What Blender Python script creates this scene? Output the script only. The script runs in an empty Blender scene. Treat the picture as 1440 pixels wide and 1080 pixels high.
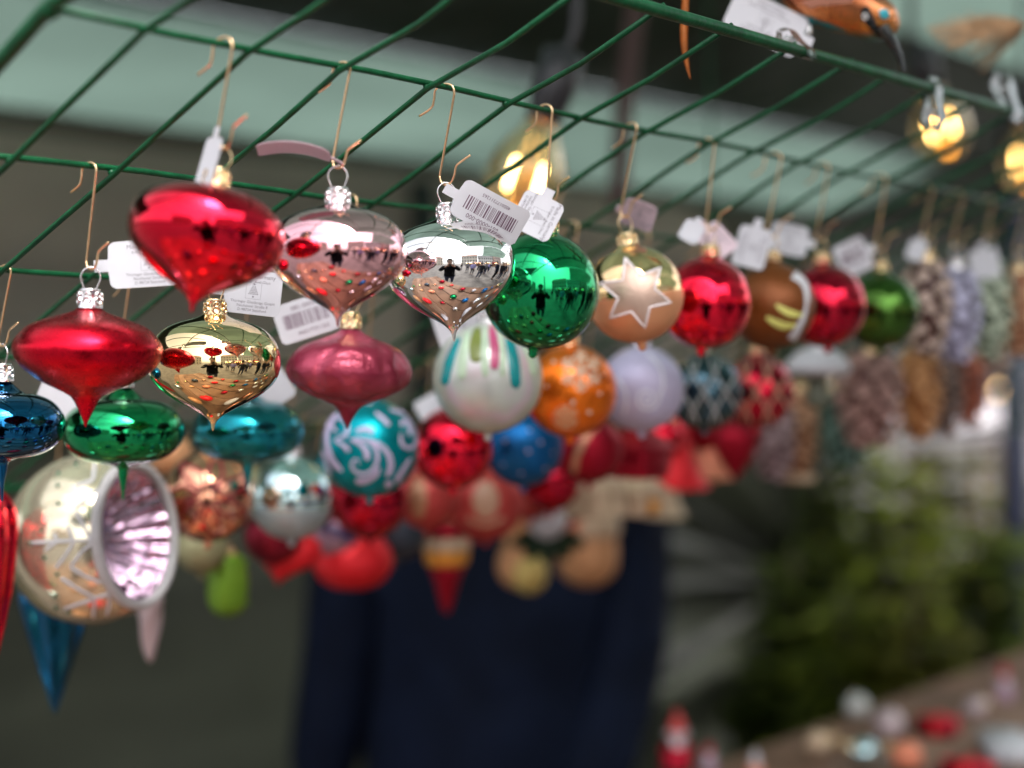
import bpy, bmesh, math, random
from mathutils import Vector, Matrix, Euler
R = math.radians
random.seed(7)
SC = bpy.context.scene
COL = SC.collection

# ------------------------------------------------------------------ camera, world, sun, exposure
YAW = R(40.5)                       # viewing direction, measured from the row of baubles (+X) towards the stall's back (+Y)
CS, SN = math.cos(YAW), math.sin(YAW)
EYE = 1.5
FPX = 2200.0
cam_d = bpy.data.cameras.new('camera')
cam = bpy.data.objects.new('camera', cam_d); COL.objects.link(cam)
cam.location = (0, 0, EYE)
cam.rotation_euler = (R(90), 0, YAW - R(90))
cam_d.sensor_width = 36.0
cam_d.lens = 55.0
cam_d.shift_y = -60 / 1440
cam_d.clip_start = 0.02
cam_d.clip_end = 600
cam_d.dof.use_dof = True
cam_d.dof.focus_distance = 0.738
cam_d.dof.aperture_fstop = 3.1
SC.camera = cam

SUN_EL, SUN_AZ = R(58), R(250)      # azimuth of the direction to the sun, counter-clockwise from +X
world = bpy.data.worlds.new('World'); SC.world = world
world.use_nodes = True
wn, wl = world.node_tree.nodes, world.node_tree.links
sky = wn.new('ShaderNodeTexSky'); sky.sky_type = 'NISHITA'; sky.sun_disc = False
sky.sun_elevation = SUN_EL; sky.sun_rotation = R(90) - SUN_AZ
sky.dust_density = 4.0; sky.air_density = 1.0; sky.ozone_density = 1.0
hs = wn.new('ShaderNodeHueSaturation'); hs.inputs['Saturation'].default_value = 0.22
bg = wn['Background']; bg.inputs['Strength'].default_value = 0.15
wl.new(sky.outputs[0], hs.inputs['Color']); wl.new(hs.outputs[0], bg.inputs['Color'])
sun_d = bpy.data.lights.new('sun', 'SUN'); sun_d.energy = 1.0; sun_d.angle = R(20); sun_d.color = (1, .97, .93)
sun = bpy.data.objects.new('sun', sun_d); COL.objects.link(sun)
sdir = Vector((math.cos(SUN_EL) * math.cos(SUN_AZ), math.cos(SUN_EL) * math.sin(SUN_AZ), math.sin(SUN_EL)))
sun.rotation_euler = sdir.to_track_quat('Z', 'Y').to_euler()
sun.location = (0, -6, 12)
SC.view_settings.view_transform = 'Standard'
SC.view_settings.look = 'None'
SC.view_settings.exposure = 1.85
SC.view_settings.gamma = 1
SC.cycles.use_denoising = True
SC.cycles.max_bounces = 10
SC.cycles.glossy_bounces = 6
SC.cycles.transmission_bounces = 8
SC.cycles.caustics_reflective = False
SC.cycles.caustics_refractive = False
SC.cycles.sample_clamp_indirect = 6.0

# ------------------------------------------------------------------ measuring helpers
RIGHT = Vector((SN, -CS, 0)); FWD = Vector((CS, SN, 0)); UP = Vector((0, 0, 1))
CAM = Vector((0, 0, EYE))
def ray(x, y):
    return FWD + RIGHT * ((x - 720) / FPX) + UP * ((480 - y) / FPX)
def P(x, y, v):
    """the point on the sight line of (x, y) lying v metres behind the eye, measured square to the row"""
    d = ray(x, y); return CAM + d * (v / d.y)
def PZ(x, y, z):
    return CAM + ray(x, y) * z
def PH(x, y, h):
    d = ray(x, y); return CAM + d * ((h - EYE) / d.z)
def depth(p):
    return (Vector(p) - CAM).dot(FWD)

# ------------------------------------------------------------------ object helpers
def mesh_obj(name, bm, mat=None, parent=None, smooth=True):
    me = bpy.data.meshes.new(name)
    bm.to_mesh(me); bm.free()
    if smooth:
        me.polygons.foreach_set('use_smooth', [True] * len(me.polygons))
    o = bpy.data.objects.new(name, me); COL.objects.link(o)
    if mat is not None:
        me.materials.append(mat)
    if parent is not None:
        o.parent = parent
    return o
def share(name, me, parent=None, mat=None):
    o = bpy.data.objects.new(name, me); COL.objects.link(o)
    if parent is not None: o.parent = parent
    if mat is not None:
        o.material_slots[0].link = 'OBJECT'; o.material_slots[0].material = mat
    return o
def tag(o, label=None, cat=None, group=None, kind=None):
    if label: o['label'] = label
    if cat: o['category'] = cat
    if group: o['group'] = group
    if kind: o['kind'] = kind
    return o
def empty(name, loc=(0, 0, 0), rot=(0, 0, 0)):
    o = bpy.data.objects.new(name, None); COL.objects.link(o)
    o.location = loc; o.rotation_euler = rot; o.empty_display_size = .02
    return o
def copy_tree(o, parent=None):
    c = o.copy(); COL.objects.link(c)
    if parent is not None: c.parent = parent
    for ch in list(o.children): copy_tree(ch, c)
    return c

def lathe(bm, prof, seg=48, mod=None, M=None):
    """turn a list of (radius, height) round Z; mod(angle, i) scales the radius"""
    rings = []
    for i, (r, z) in enumerate(prof):
        if r < 1e-6:
            rings.append([bm.verts.new((0, 0, z))])
        else:
            rg = []
            for k in range(seg):
                a = 2 * math.pi * k / seg
                m = mod(a, i) if mod else 1
                rg.append(bm.verts.new((r * m * math.cos(a), r * m * math.sin(a), z)))
            rings.append(rg)
    for a, b in zip(rings, rings[1:]):
        if len(a) == 1 and len(b) == 1: continue
        for k in range(seg):
            k2 = (k + 1) % seg
            if len(a) == 1: bm.faces.new((a[0], b[k2], b[k]))
            elif len(b) == 1: bm.faces.new((a[k], a[k2], b[0]))
            else: bm.faces.new((a[k], a[k2], b[k2], b[k]))
    if M is not None:
        vs = [v for rg in rings for v in rg]
        bmesh.ops.transform(bm, matrix=M, verts=vs)
    return bm
def tube(bm, pts, r, seg=8, taper=None, cap=True):
    pts = [Vector(p) for p in pts]
    n = len(pts); rings = []
    prev = None
    for i, p in enumerate(pts):
        t = (pts[min(i + 1, n - 1)] - pts[max(i - 1, 0)]).normalized()
        if prev is None:
            a = Vector((0, 0, 1)) if abs(t.z) < .9 else Vector((1, 0, 0))
            nrm = t.cross(a).normalized()
        else:
            nrm = (prev - t * prev.dot(t)).normalized()
        prev = nrm
        b = t.cross(nrm)
        rr = r * (taper(i / (n - 1)) if taper else 1)
        rings.append([bm.verts.new(p + (nrm * math.cos(2 * math.pi * k / seg) + b * math.sin(2 * math.pi * k / seg)) * rr) for k in range(seg)])
    for a, b in zip(rings, rings[1:]):
        for k in range(seg):
            k2 = (k + 1) % seg
            bm.faces.new((a[k], a[k2], b[k2], b[k]))
    if cap:
        bm.faces.new(rings[0][::-1]); bm.faces.new(rings[-1])
    return bm
def box(bm, c, s, M=None):
    r = bmesh.ops.create_cube(bm, size=1.0)
    vs = r['verts']
    bmesh.ops.scale(bm, vec=s, verts=vs)
    bmesh.ops.translate(bm, vec=c, verts=vs)
    if M is not None: bmesh.ops.transform(bm, matrix=M, verts=vs)
    return vs
def ball(bm, c, r, sub=2, s=(1, 1, 1)):
    q = bmesh.ops.create_icosphere(bm, subdivisions=sub, radius=r)
    bmesh.ops.scale(bm, vec=s, verts=q['verts'])
    bmesh.ops.translate(bm, vec=c, verts=q['verts'])
    return q['verts']
def spline(pts, n=6):
    pts = [Vector(p) for p in pts]
    out = []
    for i in range(len(pts) - 1):
        p0 = pts[max(i - 1, 0)]; p1 = pts[i]; p2 = pts[i + 1]; p3 = pts[min(i + 2, len(pts) - 1)]
        for k in range(n):
            t = k / n
            out.append(.5 * ((2 * p1) + (p2 - p0) * t + (2 * p0 - 5 * p1 + 4 * p2 - p3) * t * t + (3 * p1 - p0 - 3 * p2 + p3) * t ** 3))
    out.append(pts[-1])
    return out

# ------------------------------------------------------------------ materials
def new_mat(name):
    m = bpy.data.materials.new(name); m.use_nodes = True
    return m, m.node_tree.nodes, m.node_tree.links, m.node_tree.nodes['Principled BSDF']
def noise(n, l, scale, detail=3, coord='Object', rough=.5):
    tc = n.new('ShaderNodeTexCoord'); t = n.new('ShaderNodeTexNoise')
    t.inputs['Scale'].default_value = scale; t.inputs['Detail'].default_value = detail; t.inputs['Roughness'].default_value = rough
    l.new(tc.outputs[coord], t.inputs['Vector'])
    return t
def ramp(n, l, src, c0, c1, p0=.3, p1=.7):
    r = n.new('ShaderNodeValToRGB')
    r.color_ramp.elements[0].position = p0; r.color_ramp.elements[0].color = (*c0, 1)
    r.color_ramp.elements[1].position = p1; r.color_ramp.elements[1].color = (*c1, 1)
    l.new(src, r.inputs[0]); return r
def bump(n, l, b, src, strength, dist):
    k = n.new('ShaderNodeBump'); k.inputs['Strength'].default_value = strength; k.inputs['Distance'].default_value = dist
    l.new(src, k.inputs['Height']); l.new(k.outputs[0], b.inputs['Normal']); return k
def mat(name, col, rough=.5, metal=0., var=.0, vscale=8., bmp=0., bscale=60., bdist=.002, coat=0., spec=.5, sheen=0.):
    m, n, l, b = new_mat(name)
    b.inputs['Base Color'].default_value = (*col, 1)
    b.inputs['Roughness'].default_value = rough
    b.inputs['Metallic'].default_value = metal
    b.inputs['Coat Weight'].default_value = coat
    b.inputs['Coat Roughness'].default_value = .03
    b.inputs['Specular IOR Level'].default_value = spec
    b.inputs['Sheen Weight'].default_value = sheen
    if var > 0:
        t = noise(n, l, vscale)
        r = ramp(n, l, t.outputs['Fac'], tuple(c * (1 - var) for c in col), tuple(min(1, c * (1 + var)) for c in col))
        l.new(r.outputs[0], b.inputs['Base Color'])
    if bmp > 0:
        t2 = noise(n, l, bscale, 4)
        bump(n, l, b, t2.outputs['Fac'], bmp, bdist)
    return m
def mirror_mat(name, col, rough=.025, wob=.06):
    """lacquered silvered glass: tinted metal under a clear coat, blown slightly uneven, specked with dust"""
    m, n, l, b = new_mat(name)
    b.inputs['Metallic'].default_value = 1
    b.inputs['Coat Weight'].default_value = .25; b.inputs['Coat Roughness'].default_value = .02; b.inputs['Coat IOR'].default_value = 1.35
    t = noise(n, l, 45, 2)
    bump(n, l, b, t.outputs['Fac'], wob, .002)
    d = noise(n, l, 900, 2)
    hz = noise(n, l, 22, 4)
    r = ramp(n, l, d.outputs['Fac'], (rough,) * 3, (min(1, rough + .22),) * 3, .60, .78)
    hr = ramp(n, l, hz.outputs['Fac'], (0, 0, 0), (.07, .07, .07), .48, .72)
    sm = n.new('ShaderNodeMath'); sm.operation = 'ADD'; l.new(r.outputs[0], sm.inputs[0]); l.new(hr.outputs[0], sm.inputs[1])
    l.new(sm.outputs[0], b.inputs['Roughness'])
    c = noise(n, l, 14, 2)
    rc = ramp(n, l, c.outputs['Fac'], tuple(x * .82 for x in col), col, .3, .6)
    l.new(rc.outputs[0], b.inputs['Base Color'])
    return m
def matte_mat(name, col, rough=.33, metal=.85):
    """frosted satin lacquer over silvered glass"""
    m, n, l, b = new_mat(name)
    b.inputs['Metallic'].default_value = metal
    t = noise(n, l, 500, 3)
    r = ramp(n, l, t.outputs['Fac'], (rough - .04,) * 3, (rough + .06,) * 3)
    l.new(r.outputs[0], b.inputs['Roughness'])
    s = noise(n, l, 1500, 1)
    rs = ramp(n, l, s.outputs['Fac'], col, tuple(min(1, c * 1.2 + .12) for c in col), .78, .84)
    l.new(rs.outputs[0], b.inputs['Base Color'])
    bump(n, l, b, t.outputs['Fac'], .04, .0008)
    return m
def glitter_mat(name, col):
    m, n, l, b = new_mat(name)
    tc = n.new('ShaderNodeTexCoord'); v = n.new('ShaderNodeTexVoronoi'); v.inputs['Scale'].default_value = 1800
    l.new(tc.outputs['Object'], v.inputs['Vector'])
    b.inputs['Base Color'].default_value = (*col, 1); b.inputs['Metallic'].default_value = .6; b.inputs['Roughness'].default_value = .3
    bump(n, l, b, v.outputs['Distance'], .8, .001)
    return m
def tarp_mat(name, col, trans=.5, bscale=5., bstr=.35, var=.10, streak=.18):
    """woven plastic sheeting that lets some light through, creased, a little dirty, with crease shading painted in as streaks"""
    m, n, l, b = new_mat(name)
    t = noise(n, l, 1.7, 5, rough=.62)
    r = ramp(n, l, t.outputs['Fac'], tuple(c * (1 - var) for c in col), tuple(c * (1 + var) for c in col), .32, .68)
    b.inputs['Roughness'].default_value = .5
    tc = n.new('ShaderNodeTexCoord')
    def stretched(rot, scl, sc, det):
        mp = n.new('ShaderNodeMapping'); mp.inputs['Rotation'].default_value = rot; mp.inputs['Scale'].default_value = scl
        q = n.new('ShaderNodeTexNoise'); q.inputs['Scale'].default_value = sc; q.inputs['Detail'].default_value = det
        l.new(tc.outputs['Object'], mp.inputs['Vector']); l.new(mp.outputs[0], q.inputs['Vector']); return q
    cr = stretched((0, R(25), R(30)), (1, 1, .35), bscale, 4)
    st = stretched((0, R(-32), R(20)), (.35, 1.6, 2.6), 2.2, 3)
    bump(n, l, b, cr.outputs['Fac'], bstr, .06)
    sr = ramp(n, l, st.outputs['Fac'], (1 - streak,) * 3, (1 + streak * .4,) * 3, .34, .66)  # streaks stand for light and shade of creases, painted into the colour
    mul = n.new('ShaderNodeMix'); mul.data_type = 'RGBA'; mul.blend_type = 'MULTIPLY'; mul.inputs['Factor'].default_value = 1; mul.clamp_result = False
    l.new(r.outputs[0], mul.inputs['A']); l.new(sr.outputs[0], mul.inputs['B'])
    l.new(mul.outputs['Result'], b.inputs['Base Color'])
    tr = n.new('ShaderNodeBsdfTranslucent'); mx = n.new('ShaderNodeMixShader'); mx.inputs[0].default_value = trans
    l.new(mul.outputs['Result'], tr.inputs['Color'])
    l.new(b.outputs[0], mx.inputs[1]); l.new(tr.outputs[0], mx.inputs[2])
    l.new(mx.outputs[0], n['Material Output'].inputs['Surface'])
    return m
def glow_mat(name, col, strength):
    m, n, l, b = new_mat(name)
    b.inputs['Base Color'].default_value = (*col, 1)
    b.inputs['Emission Color'].default_value = (*col, 1); b.inputs['Emission Strength'].default_value = strength
    return m
def glass_mat(name, col, rough=0.):
    m, n, l, b = new_mat(name)
    b.inputs['Base Color'].default_value = (*col, 1); b.inputs['Transmission Weight'].default_value = 1
    b.inputs['Roughness'].default_value = rough; b.inputs['IOR'].default_value = 1.45
    return m

M = {}
M['green_wire'] = mat('green_wire', (.003, .060, .021), .34, 0, .35, 90, .35, 260, .0012, spec=.22)
M['brass'] = mat('brass', (.78, .52, .30), .28, 1, .1, 300)
M['silver'] = mat('silver', (.74, .70, .71), .2, 1, .1, 500, .1, 900, .0004)
M['gold_cap'] = mat('gold_cap', (.78, .58, .34), .2, 1, .1, 500, .1, 900, .0004)
M['steel'] = mat('steel', (.62, .62, .62), .22, 1, .15, 300)
def paper_mat(name, col):
    m, n, l, b = new_mat(name)
    t = noise(n, l, 150, 3); r = ramp(n, l, t.outputs['Fac'], tuple(c * .97 for c in col), col)
    l.new(r.outputs[0], b.inputs['Base Color']); b.inputs['Roughness'].default_value = .5; bump(n, l, b, t.outputs['Fac'], .05, .0006)
    tr = n.new('ShaderNodeBsdfTranslucent'); l.new(r.outputs[0], tr.inputs['Color'])
    mx = n.new('ShaderNodeMixShader'); mx.inputs[0].default_value = .25
    l.new(b.outputs[0], mx.inputs[1]); l.new(tr.outputs[0], mx.inputs[2]); l.new(mx.outputs[0], n['Material Output'].inputs['Surface'])
    return m
M['paper'] = paper_mat('paper', (.74, .72, .76))
M['paper_pink'] = paper_mat('paper_pink', (.86, .67, .73))
M['ink'] = mat('ink', (.16, .09, .13), .6)
M['ink_grey'] = mat('ink_grey', (.22, .19, .22), .6)

# ================================================================== SETTING
M['paving'] = mat('paving', (.088, .080, .073), .75, 0, .4, 2.2, .5, 14, .02)
M['sett'] = mat('sett', (.25, .235, .22), .7, 0, .3, 3, .4, 40, .01)
bm = bmesh.new(); bmesh.ops.create_grid(bm, x_segments=1, y_segments=1, size=250)
ground = mesh_obj('ground', bm, M['paving'], smooth=False); tag(ground, 'grey stone paving of the market square around the stall', 'ground', kind='structure')

M['tarp_pale'] = tarp_mat('tarp_pale', (.140, .204, .170), .5, 3.5, .6, .10, .30)
M['tarp_dark'] = tarp_mat('tarp_dark', (.014, .026, .017), .05, 3.5, .7, .3, .4)
M['tarp_wall'] = tarp_mat('tarp_wall', (.070, .075, .052), .08, 3.0, .8, .2, .4)
M['tarp_upper'] = tarp_mat('tarp_upper', (.82, .74, .63), .7, 3.0, .6, .12, .3)
M['post'] = mat('post', (.016, .020, .018), .4, .3, .2, 20)
M['rail'] = mat('rail', (.075, .062, .05), .5, .1, .2, 12)
M['post_blue'] = mat('post_blue', (.012, .015, .035), .4, .2, .2, 20)

stall = empty('market_stall', (2.0, 1.4, 0))
tag(stall, 'green canvas market stall whose roof and rear wall enclose the baubles', 'market stall')
def local(o, parent):
    o.parent = parent; o.matrix_parent_inverse = Matrix.Translation(parent.location).inverted(); return o

def sheet(name, prof, u0, u1, nu, m, label=None, sag=.02, seed=1, thick=.004):
    """a canvas sheet: profile of (v, h) swept along the row from u0 to u1, sagging between its ribs"""
    rnd = random.Random(seed)
    bm = bmesh.new(); rows = []
    pr = []
    for (a, b) in zip(prof, prof[1:]):
        for k in range(6):
            t = k / 6; pr.append((a[0] + (b[0] - a[0]) * t, a[1] + (b[1] - a[1]) * t))
    pr.append(prof[-1])
    ph = [rnd.uniform(0, 6.28) for _ in range(4)]
    for i in range(nu + 1):
        u = u0 + (u1 - u0) * i / nu
        row = []
        for j, (v, h) in enumerate(pr):
            e = math.sin(math.pi * j / (len(pr) - 1))
            d = sag * e * (abs(math.sin(u * 1.9 + ph[0])) - 1) + .010 * math.sin(u * 7 + v * 9 + ph[1]) * e + .008 * math.sin(u * 13 - v * 17 + ph[2]) * e
            row.append(bm.verts.new((u, v, h + d)))
        rows.append(row)
    for a, b in zip(rows, rows[1:]):
        for j in range(len(pr) - 1):
            bm.faces.new((a[j], b[j], b[j + 1], a[j + 1]))
    o = mesh_obj(name, bm, m)
    if label: o['label'] = label
    return local(o, stall)
WALL_V, WALL_H = 2.2, 1.5 + .3675
sheet('rear_canopy', [(WALL_V + .12, WALL_H - .03), (1.823, 1.983)], -.6, 7.5, 80, M['tarp_pale'], 'pale green translucent canvas strip along the back of the roof', .02, 3)
sheet('roof_band', [(1.845, 1.990), (1.42, 2.112)], -.6, 7.5, 80, M['tarp_dark'], 'dark green opaque canvas band across the roof', .015, 5)
sheet('front_canopy', [(1.45, 2.118), (.2, 2.45), (-.6, 2.42)], .32, 2.5, 40, M['tarp_pale'], 'pale green translucent canvas of the front roof', .03, 8)

sheet('side_canopy', [(1.45, 2.118), (1.05, 2.215)], 2.5, 7.5, 50, M['tarp_pale'], 'narrow pale green canvas strip at the right end of the roof', .02, 9)
sheet('awning', [(-.62, 2.418), (-1.7, 2.16)], 1.0, 4.2, 40, M['tarp_pale'], 'pale green awning reaching out over the shoppers', .03, 12)
sheet('light_block_sheet', [(WALL_V + .16, WALL_H + .02), (1.80, 2.035)], 3.9, 7.6, 50, M['tarp_dark'], 'added dark sheet over the right end of the roof, blocking its daylight', .01, 15)  # unseen sheet added above the canopy to keep daylight off its right end
# rear wall: one big tarpaulin, gathered at a tie on the right-hand post
KN = P(1108, 825, WALL_V)
bm = bmesh.new(); rows = []
NU, NH = 150, 60
for i in range(NU + 1):
    u = .1 + (KN.x + .02 - .1) * i / NU
    row = []
    for j in range(NH + 1):
        h = .02 + (WALL_H - .02) * j / NH
        du, dh = KN.x - u, h - KN.z
        rr = math.hypot(du, dh); an = math.atan2(dh, du)
        fold = .15 * (1 - abs(math.sin(an * 4.2 + .7)) ** .7) * math.exp(-((rr - .55) / .65) ** 2) if du > 0 else 0
        dv = -fold * 1.5 + .012 * math.sin(u * 5.3 + 1.3 * math.sin(h * 3)) + .006 * math.sin(h * 14 + u * 1.3) * (1 - j / NH)
        if j == NH: dv *= .2
        row.append(bm.verts.new((u, WALL_V + dv, h)))
    rows.append(row)
for a, b in zip(rows, rows[1:]):
    for j in range(NH): bm.faces.new((a[j], b[j], b[j + 1], a[j + 1]))
bm2 = bmesh.new(); rows = []
for i in range(81):
    u = .0 + 3.45 * i / 80
    rows.append([bm2.verts.new((u, WALL_V - .045 + .010 * math.sin(u * 4.1 + j * .5) * (1 - j / 8) + (.03 if j == 8 else 0), 1.36 + .01 * math.sin(u * 3) + (WALL_H - .03 - 1.36) * j / 8)) for j in range(9)])
for a, b in zip(rows, rows[1:]):
    for j in range(8): bm2.faces.new((a[j], b[j], b[j + 1], a[j + 1]))
local(tag(mesh_obj('wall_flap', bm2, M['tarp_upper']), 'paler brownish canvas flap hanging down from the roof rail over the wall'), stall)
local(tag(mesh_obj('rear_wall', bm, M['tarp_wall']), 'olive grey tarpaulin wall gathered into folds at its right end'), stall)
bm = bmesh.new(); rows = []
for i in range(91):
    u = 3.38 + 4.0 * i / 90
    rows.append([bm.verts.new((u, WALL_V - .03 + .022 * math.sin(u * 17 + j * .2) * (1 - j / 8), 1.45 + .012 * math.sin(u * 6) + (WALL_H - .03 - 1.45) * j / 8)) for j in range(9)])
for a, b in zip(rows, rows[1:]):
    for j in range(8): bm.faces.new((a[j], b[j], b[j + 1], a[j + 1]))
local(tag(mesh_obj('valance', bm, M['tarp_dark']), 'dark green valance hanging from the rail at the open end of the stall'), stall)
bm = bmesh.new(); tube(bm, [(.0, WALL_V + .04, WALL_H - .015), (7.4, WALL_V + .04, WALL_H - .015)], .030, 12)
local(mesh_obj('roof_rail', bm, M['rail']), stall)
for k, (u, v, r) in enumerate(((KN.x + .05, WALL_V + .02, .05), (P(568, 250, WALL_V).x, WALL_V - .05, .03), (.05, WALL_V, .03), (-.5, -.7, .03), (7.2, WALL_V, .03))):
    bm = bmesh.new(); tube(bm, [(u, v, 0), (u, v, 2.3 if v < 0 else WALL_H - .05)], r, 12)
    local(mesh_obj('post', bm, M['post']), stall)
p = PZ(1428, 560, 3.6)
bm = bmesh.new(); tube(bm, [(p.x, p.y, 0), (p.x, p.y, 2.0)], .034, 12)
local(tag(mesh_obj('post', bm, M['post_blue']), 'dark blue metal post at the far right'), stall)
bm = bmesh.new(); ball(bm, (KN.x + .05, KN.y - .06, KN.z), .055, 2, (.8, .6, 1.1))
local(tag(mesh_obj('tie_knot', bm, mat('tie_blue', (.01, .10, .30), .6, 0, .3, 60)), 'blue tie holding the gathered tarpaulin'), stall)

M['lit_fold'] = mat('lit_fold', (.26, .26, .24), .6, 0, .2, 14, .3, 60, .01)  # folds catching light, added as strips with the highlight painted pale grey
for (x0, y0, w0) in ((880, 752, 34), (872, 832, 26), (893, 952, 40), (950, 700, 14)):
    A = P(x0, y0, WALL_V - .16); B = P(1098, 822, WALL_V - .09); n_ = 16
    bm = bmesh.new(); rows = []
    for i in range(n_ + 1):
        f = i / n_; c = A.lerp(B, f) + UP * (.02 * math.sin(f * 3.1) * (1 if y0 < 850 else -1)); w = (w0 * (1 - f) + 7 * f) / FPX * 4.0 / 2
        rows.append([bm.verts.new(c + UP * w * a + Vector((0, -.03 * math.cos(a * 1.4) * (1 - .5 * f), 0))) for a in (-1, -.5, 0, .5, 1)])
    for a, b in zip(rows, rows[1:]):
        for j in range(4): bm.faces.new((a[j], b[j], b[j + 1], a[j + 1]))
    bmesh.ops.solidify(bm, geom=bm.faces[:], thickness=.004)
    local(tag(mesh_obj('lit_fold', bm, M['lit_fold']), 'tarpaulin fold by the blue tie, its caught light painted in pale grey'), stall)

# counter of rough planks, running along the row below the baubles
M['plank'] = mat('plank', (.17, .088, .052), .65, 0, .35, 9, .5, 40, .004)
M['plank_pale'] = mat('plank_pale', (.22, .125, .082), .65, 0, .3, 9, .5, 40, .004)
CT = 1.05
counter = empty('counter', (1.6, .62, 0))
tag(counter, 'brown plank counter with small figurines under the hanging baubles', 'counter')
pv0 = .26
for k in range(6):
    bm = bmesh.new()
    v0 = pv0 + k * .112
    box(bm, (1.9, v0 + .054, CT - .016), (4.2, .106, .032))
    bmesh.ops.bevel(bm, geom=bm.edges[:], offset=.004, segments=1, affect='EDGES')
    o = mesh_obj('plank', bm, M['plank_pale'] if k % 3 == 1 else M['plank'], smooth=False)
    o.rotation_euler = (0, R(.12 * (k % 3 - 1)), 0)
    local(o, counter)
bm = bmesh.new(); box(bm, (1.9, .30, .52), (4.1, .02, .96)); local(mesh_obj('front_board', bm, M['plank'], smooth=False), counter)
for u in (0, 1.9, 3.8):
    for v in (.36, .86):
        bm = bmesh.new(); box(bm, (u, v, .515), (.06, .06, 1.0)); local(mesh_obj('leg', bm, M['plank'], smooth=False), counter)

# ------------------------------------------------------------------ far side of the square
def house(x, y, rot, w, d, h, col, roofcol, nx, nz, label, win_h=1.5):
    t = empty('town_house', (x, y, 0), (0, 0, rot)); tag(t, label, 'building')
    cm = mat('facade', col, .8, 0, .1, .6, .2, 9, .02)
    bm = bmesh.new(); box(bm, (0, d / 2, h / 2), (w, d, h)); mesh_obj('wall', bm, cm, t, False)
    bm = bmesh.new()
    vs = [bm.verts.new(q) for q in ((-w / 2 - .3, -.3, h), (w / 2 + .3, -.3, h), (w / 2 + .3, d / 2, h + d * .4), (-w / 2 - .3, d / 2, h + d * .4), (-w / 2 - .3, d + .3, h), (w / 2 + .3, d + .3, h))]
    for f in ((0, 1, 2, 3), (3, 2, 5, 4), (0, 3, 4), (1, 5, 2), (0, 4, 5, 1)): bm.faces.new([vs[q] for q in f])
    mesh_obj('roof', bm, mat('roof_tile', roofcol, .8, 0, .2, 3), t, False)
    bm = bmesh.new(); box(bm, (0, -.08, h - .22), (w + .16, .2, .3)); mesh_obj('cornice', bm, cm, t, False)
    wf, wp = None, None
    for i in range(nx):
        for k in range(nz):
            px = -w / 2 + w * (i + .5) / nx; pz = h * (k + .62) / (nz + .25)
            if wf is None:
                bm = bmesh.new(); ww = min(1.1, w / nx * .5)
                for q, s in (((-ww / 2, -.05, 0), (.1, .12, win_h)), ((ww / 2, -.05, 0), (.1, .12, win_h)), ((0, -.051, win_h / 2), (ww + .2, .14, .1)), ((0, -.07, -win_h / 2), (ww + .3, .2, .1)), ((0, -.045, 0), (.06, .08, win_h)), ((0, -.046, win_h * .2), (ww, .08, .05))): box(bm, q, s)
                f = mesh_obj('window', bm, M['white_paint'], t, False); wf = f.data
                bm = bmesh.new(); box(bm, (0, -.015, 0), (ww, .03, win_h)); g = mesh_obj('pane', bm, M['pane'], f, False); wp = g.data
            else:
                f = share('window', wf, t); share('pane', wp, f)
            f.location = (px, 0, pz)
    return t
M['white_paint'] = mat('white_paint', (.50, .49, .47), .5)
M['pane'] = mat('pane', (.02, .025, .03), .05)
house(-6, -26, R(180), 15, 9, 9.5, (.62, .58, .50), (.20, .08, .05), 6, 3, 'cream town house with a red tiled roof across the square')
house(10.5, -27, R(180), 16, 9, 8.4, (.66, .66, .63), (.10, .10, .11), 7, 3, 'white town house with a slate roof across the square')
house(27, -25, R(180), 15, 9, 9.2, (.55, .42, .36), (.18, .08, .05), 6, 3, 'salmon town house at the corner of the square')
house(40, 9, R(-90), 22, 10, 8, (.17, .135, .13), (.10, .06, .055), 8, 3, 'pinkish grey town house beyond the fir trees')
house(-30, -8, R(90), 18, 9, 9, (.58, .50, .40), (.16, .07, .05), 6, 3, 'ochre town house at the near side of the square')

M['bulb_far'] = glow_mat('bulb_far', (1, .62, .25), 14)
M['stall_white'] = tarp_mat('stall_white', (.62, .60, .56), .4, 3, .2, .05)
M['stall_red'] = tarp_mat('stall_red', (.34, .03, .03), .3, 3, .2, .05)
M['wood'] = mat('wood', (.17, .09, .045), .7, 0, .3, 6)
def far_stall(loc, rot, canvas, label, w=3.2):
    t = empty('far_stall', loc, (0, 0, rot)); tag(t, label, 'market stall', 'stalls across the square')
    bm = bmesh.new()
    box(bm, (0, 0, .5), (w, .8, 1.0)); mesh_obj('counter', bm, M['wood'], t, False)
    bm = bmesh.new()
    vs = [bm.verts.new(q) for q in ((-w / 2 - .2, -.9, 2.15), (w / 2 + .2, -.9, 2.15), (w / 2 + .2, .2, 2.75), (-w / 2 - .2, .2, 2.75), (-w / 2 - .2, 1.5, 2.3), (w / 2 + .2, 1.5, 2.3))]
    bm.faces.new([vs[q] for q in (0, 1, 2, 3)]); bm.faces.new([vs[q] for q in (3, 2, 5, 4)])
    mesh_obj('roof', bm, canvas, t, False)
    bm = bmesh.new(); box(bm, (0, 1.45, 1.15), (w, .03, 2.3)); mesh_obj('rear_board', bm, M['wood'], t, False)
    for s in (-1, 1):
        for yy in (-.8, 1.4):
            bm = bmesh.new(); box(bm, (s * (w / 2 - .05), yy, 1.1), (.08, .08, 2.2)); mesh_obj('post', bm, M['wood'], t, False)
    bm = bmesh.new(); ball(bm, (0, 0, 0), .055, 2); g0 = None
    for i in range(7):
        x = -w / 2 + w * (i + .5) / 7
        if i == 0: o = mesh_obj('bulb', bm, M['bulb_far'], t); g0 = o.data
        else: o = share('bulb', g0, t)
        o.location = (x, -.75, 2.02 - .05 * math.cos(i))
    return t
far_stall((-3.4, -15.0, 0), R(180), M['stall_white'], 'far stall with an off white roof and a row of warm bulbs')
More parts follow.
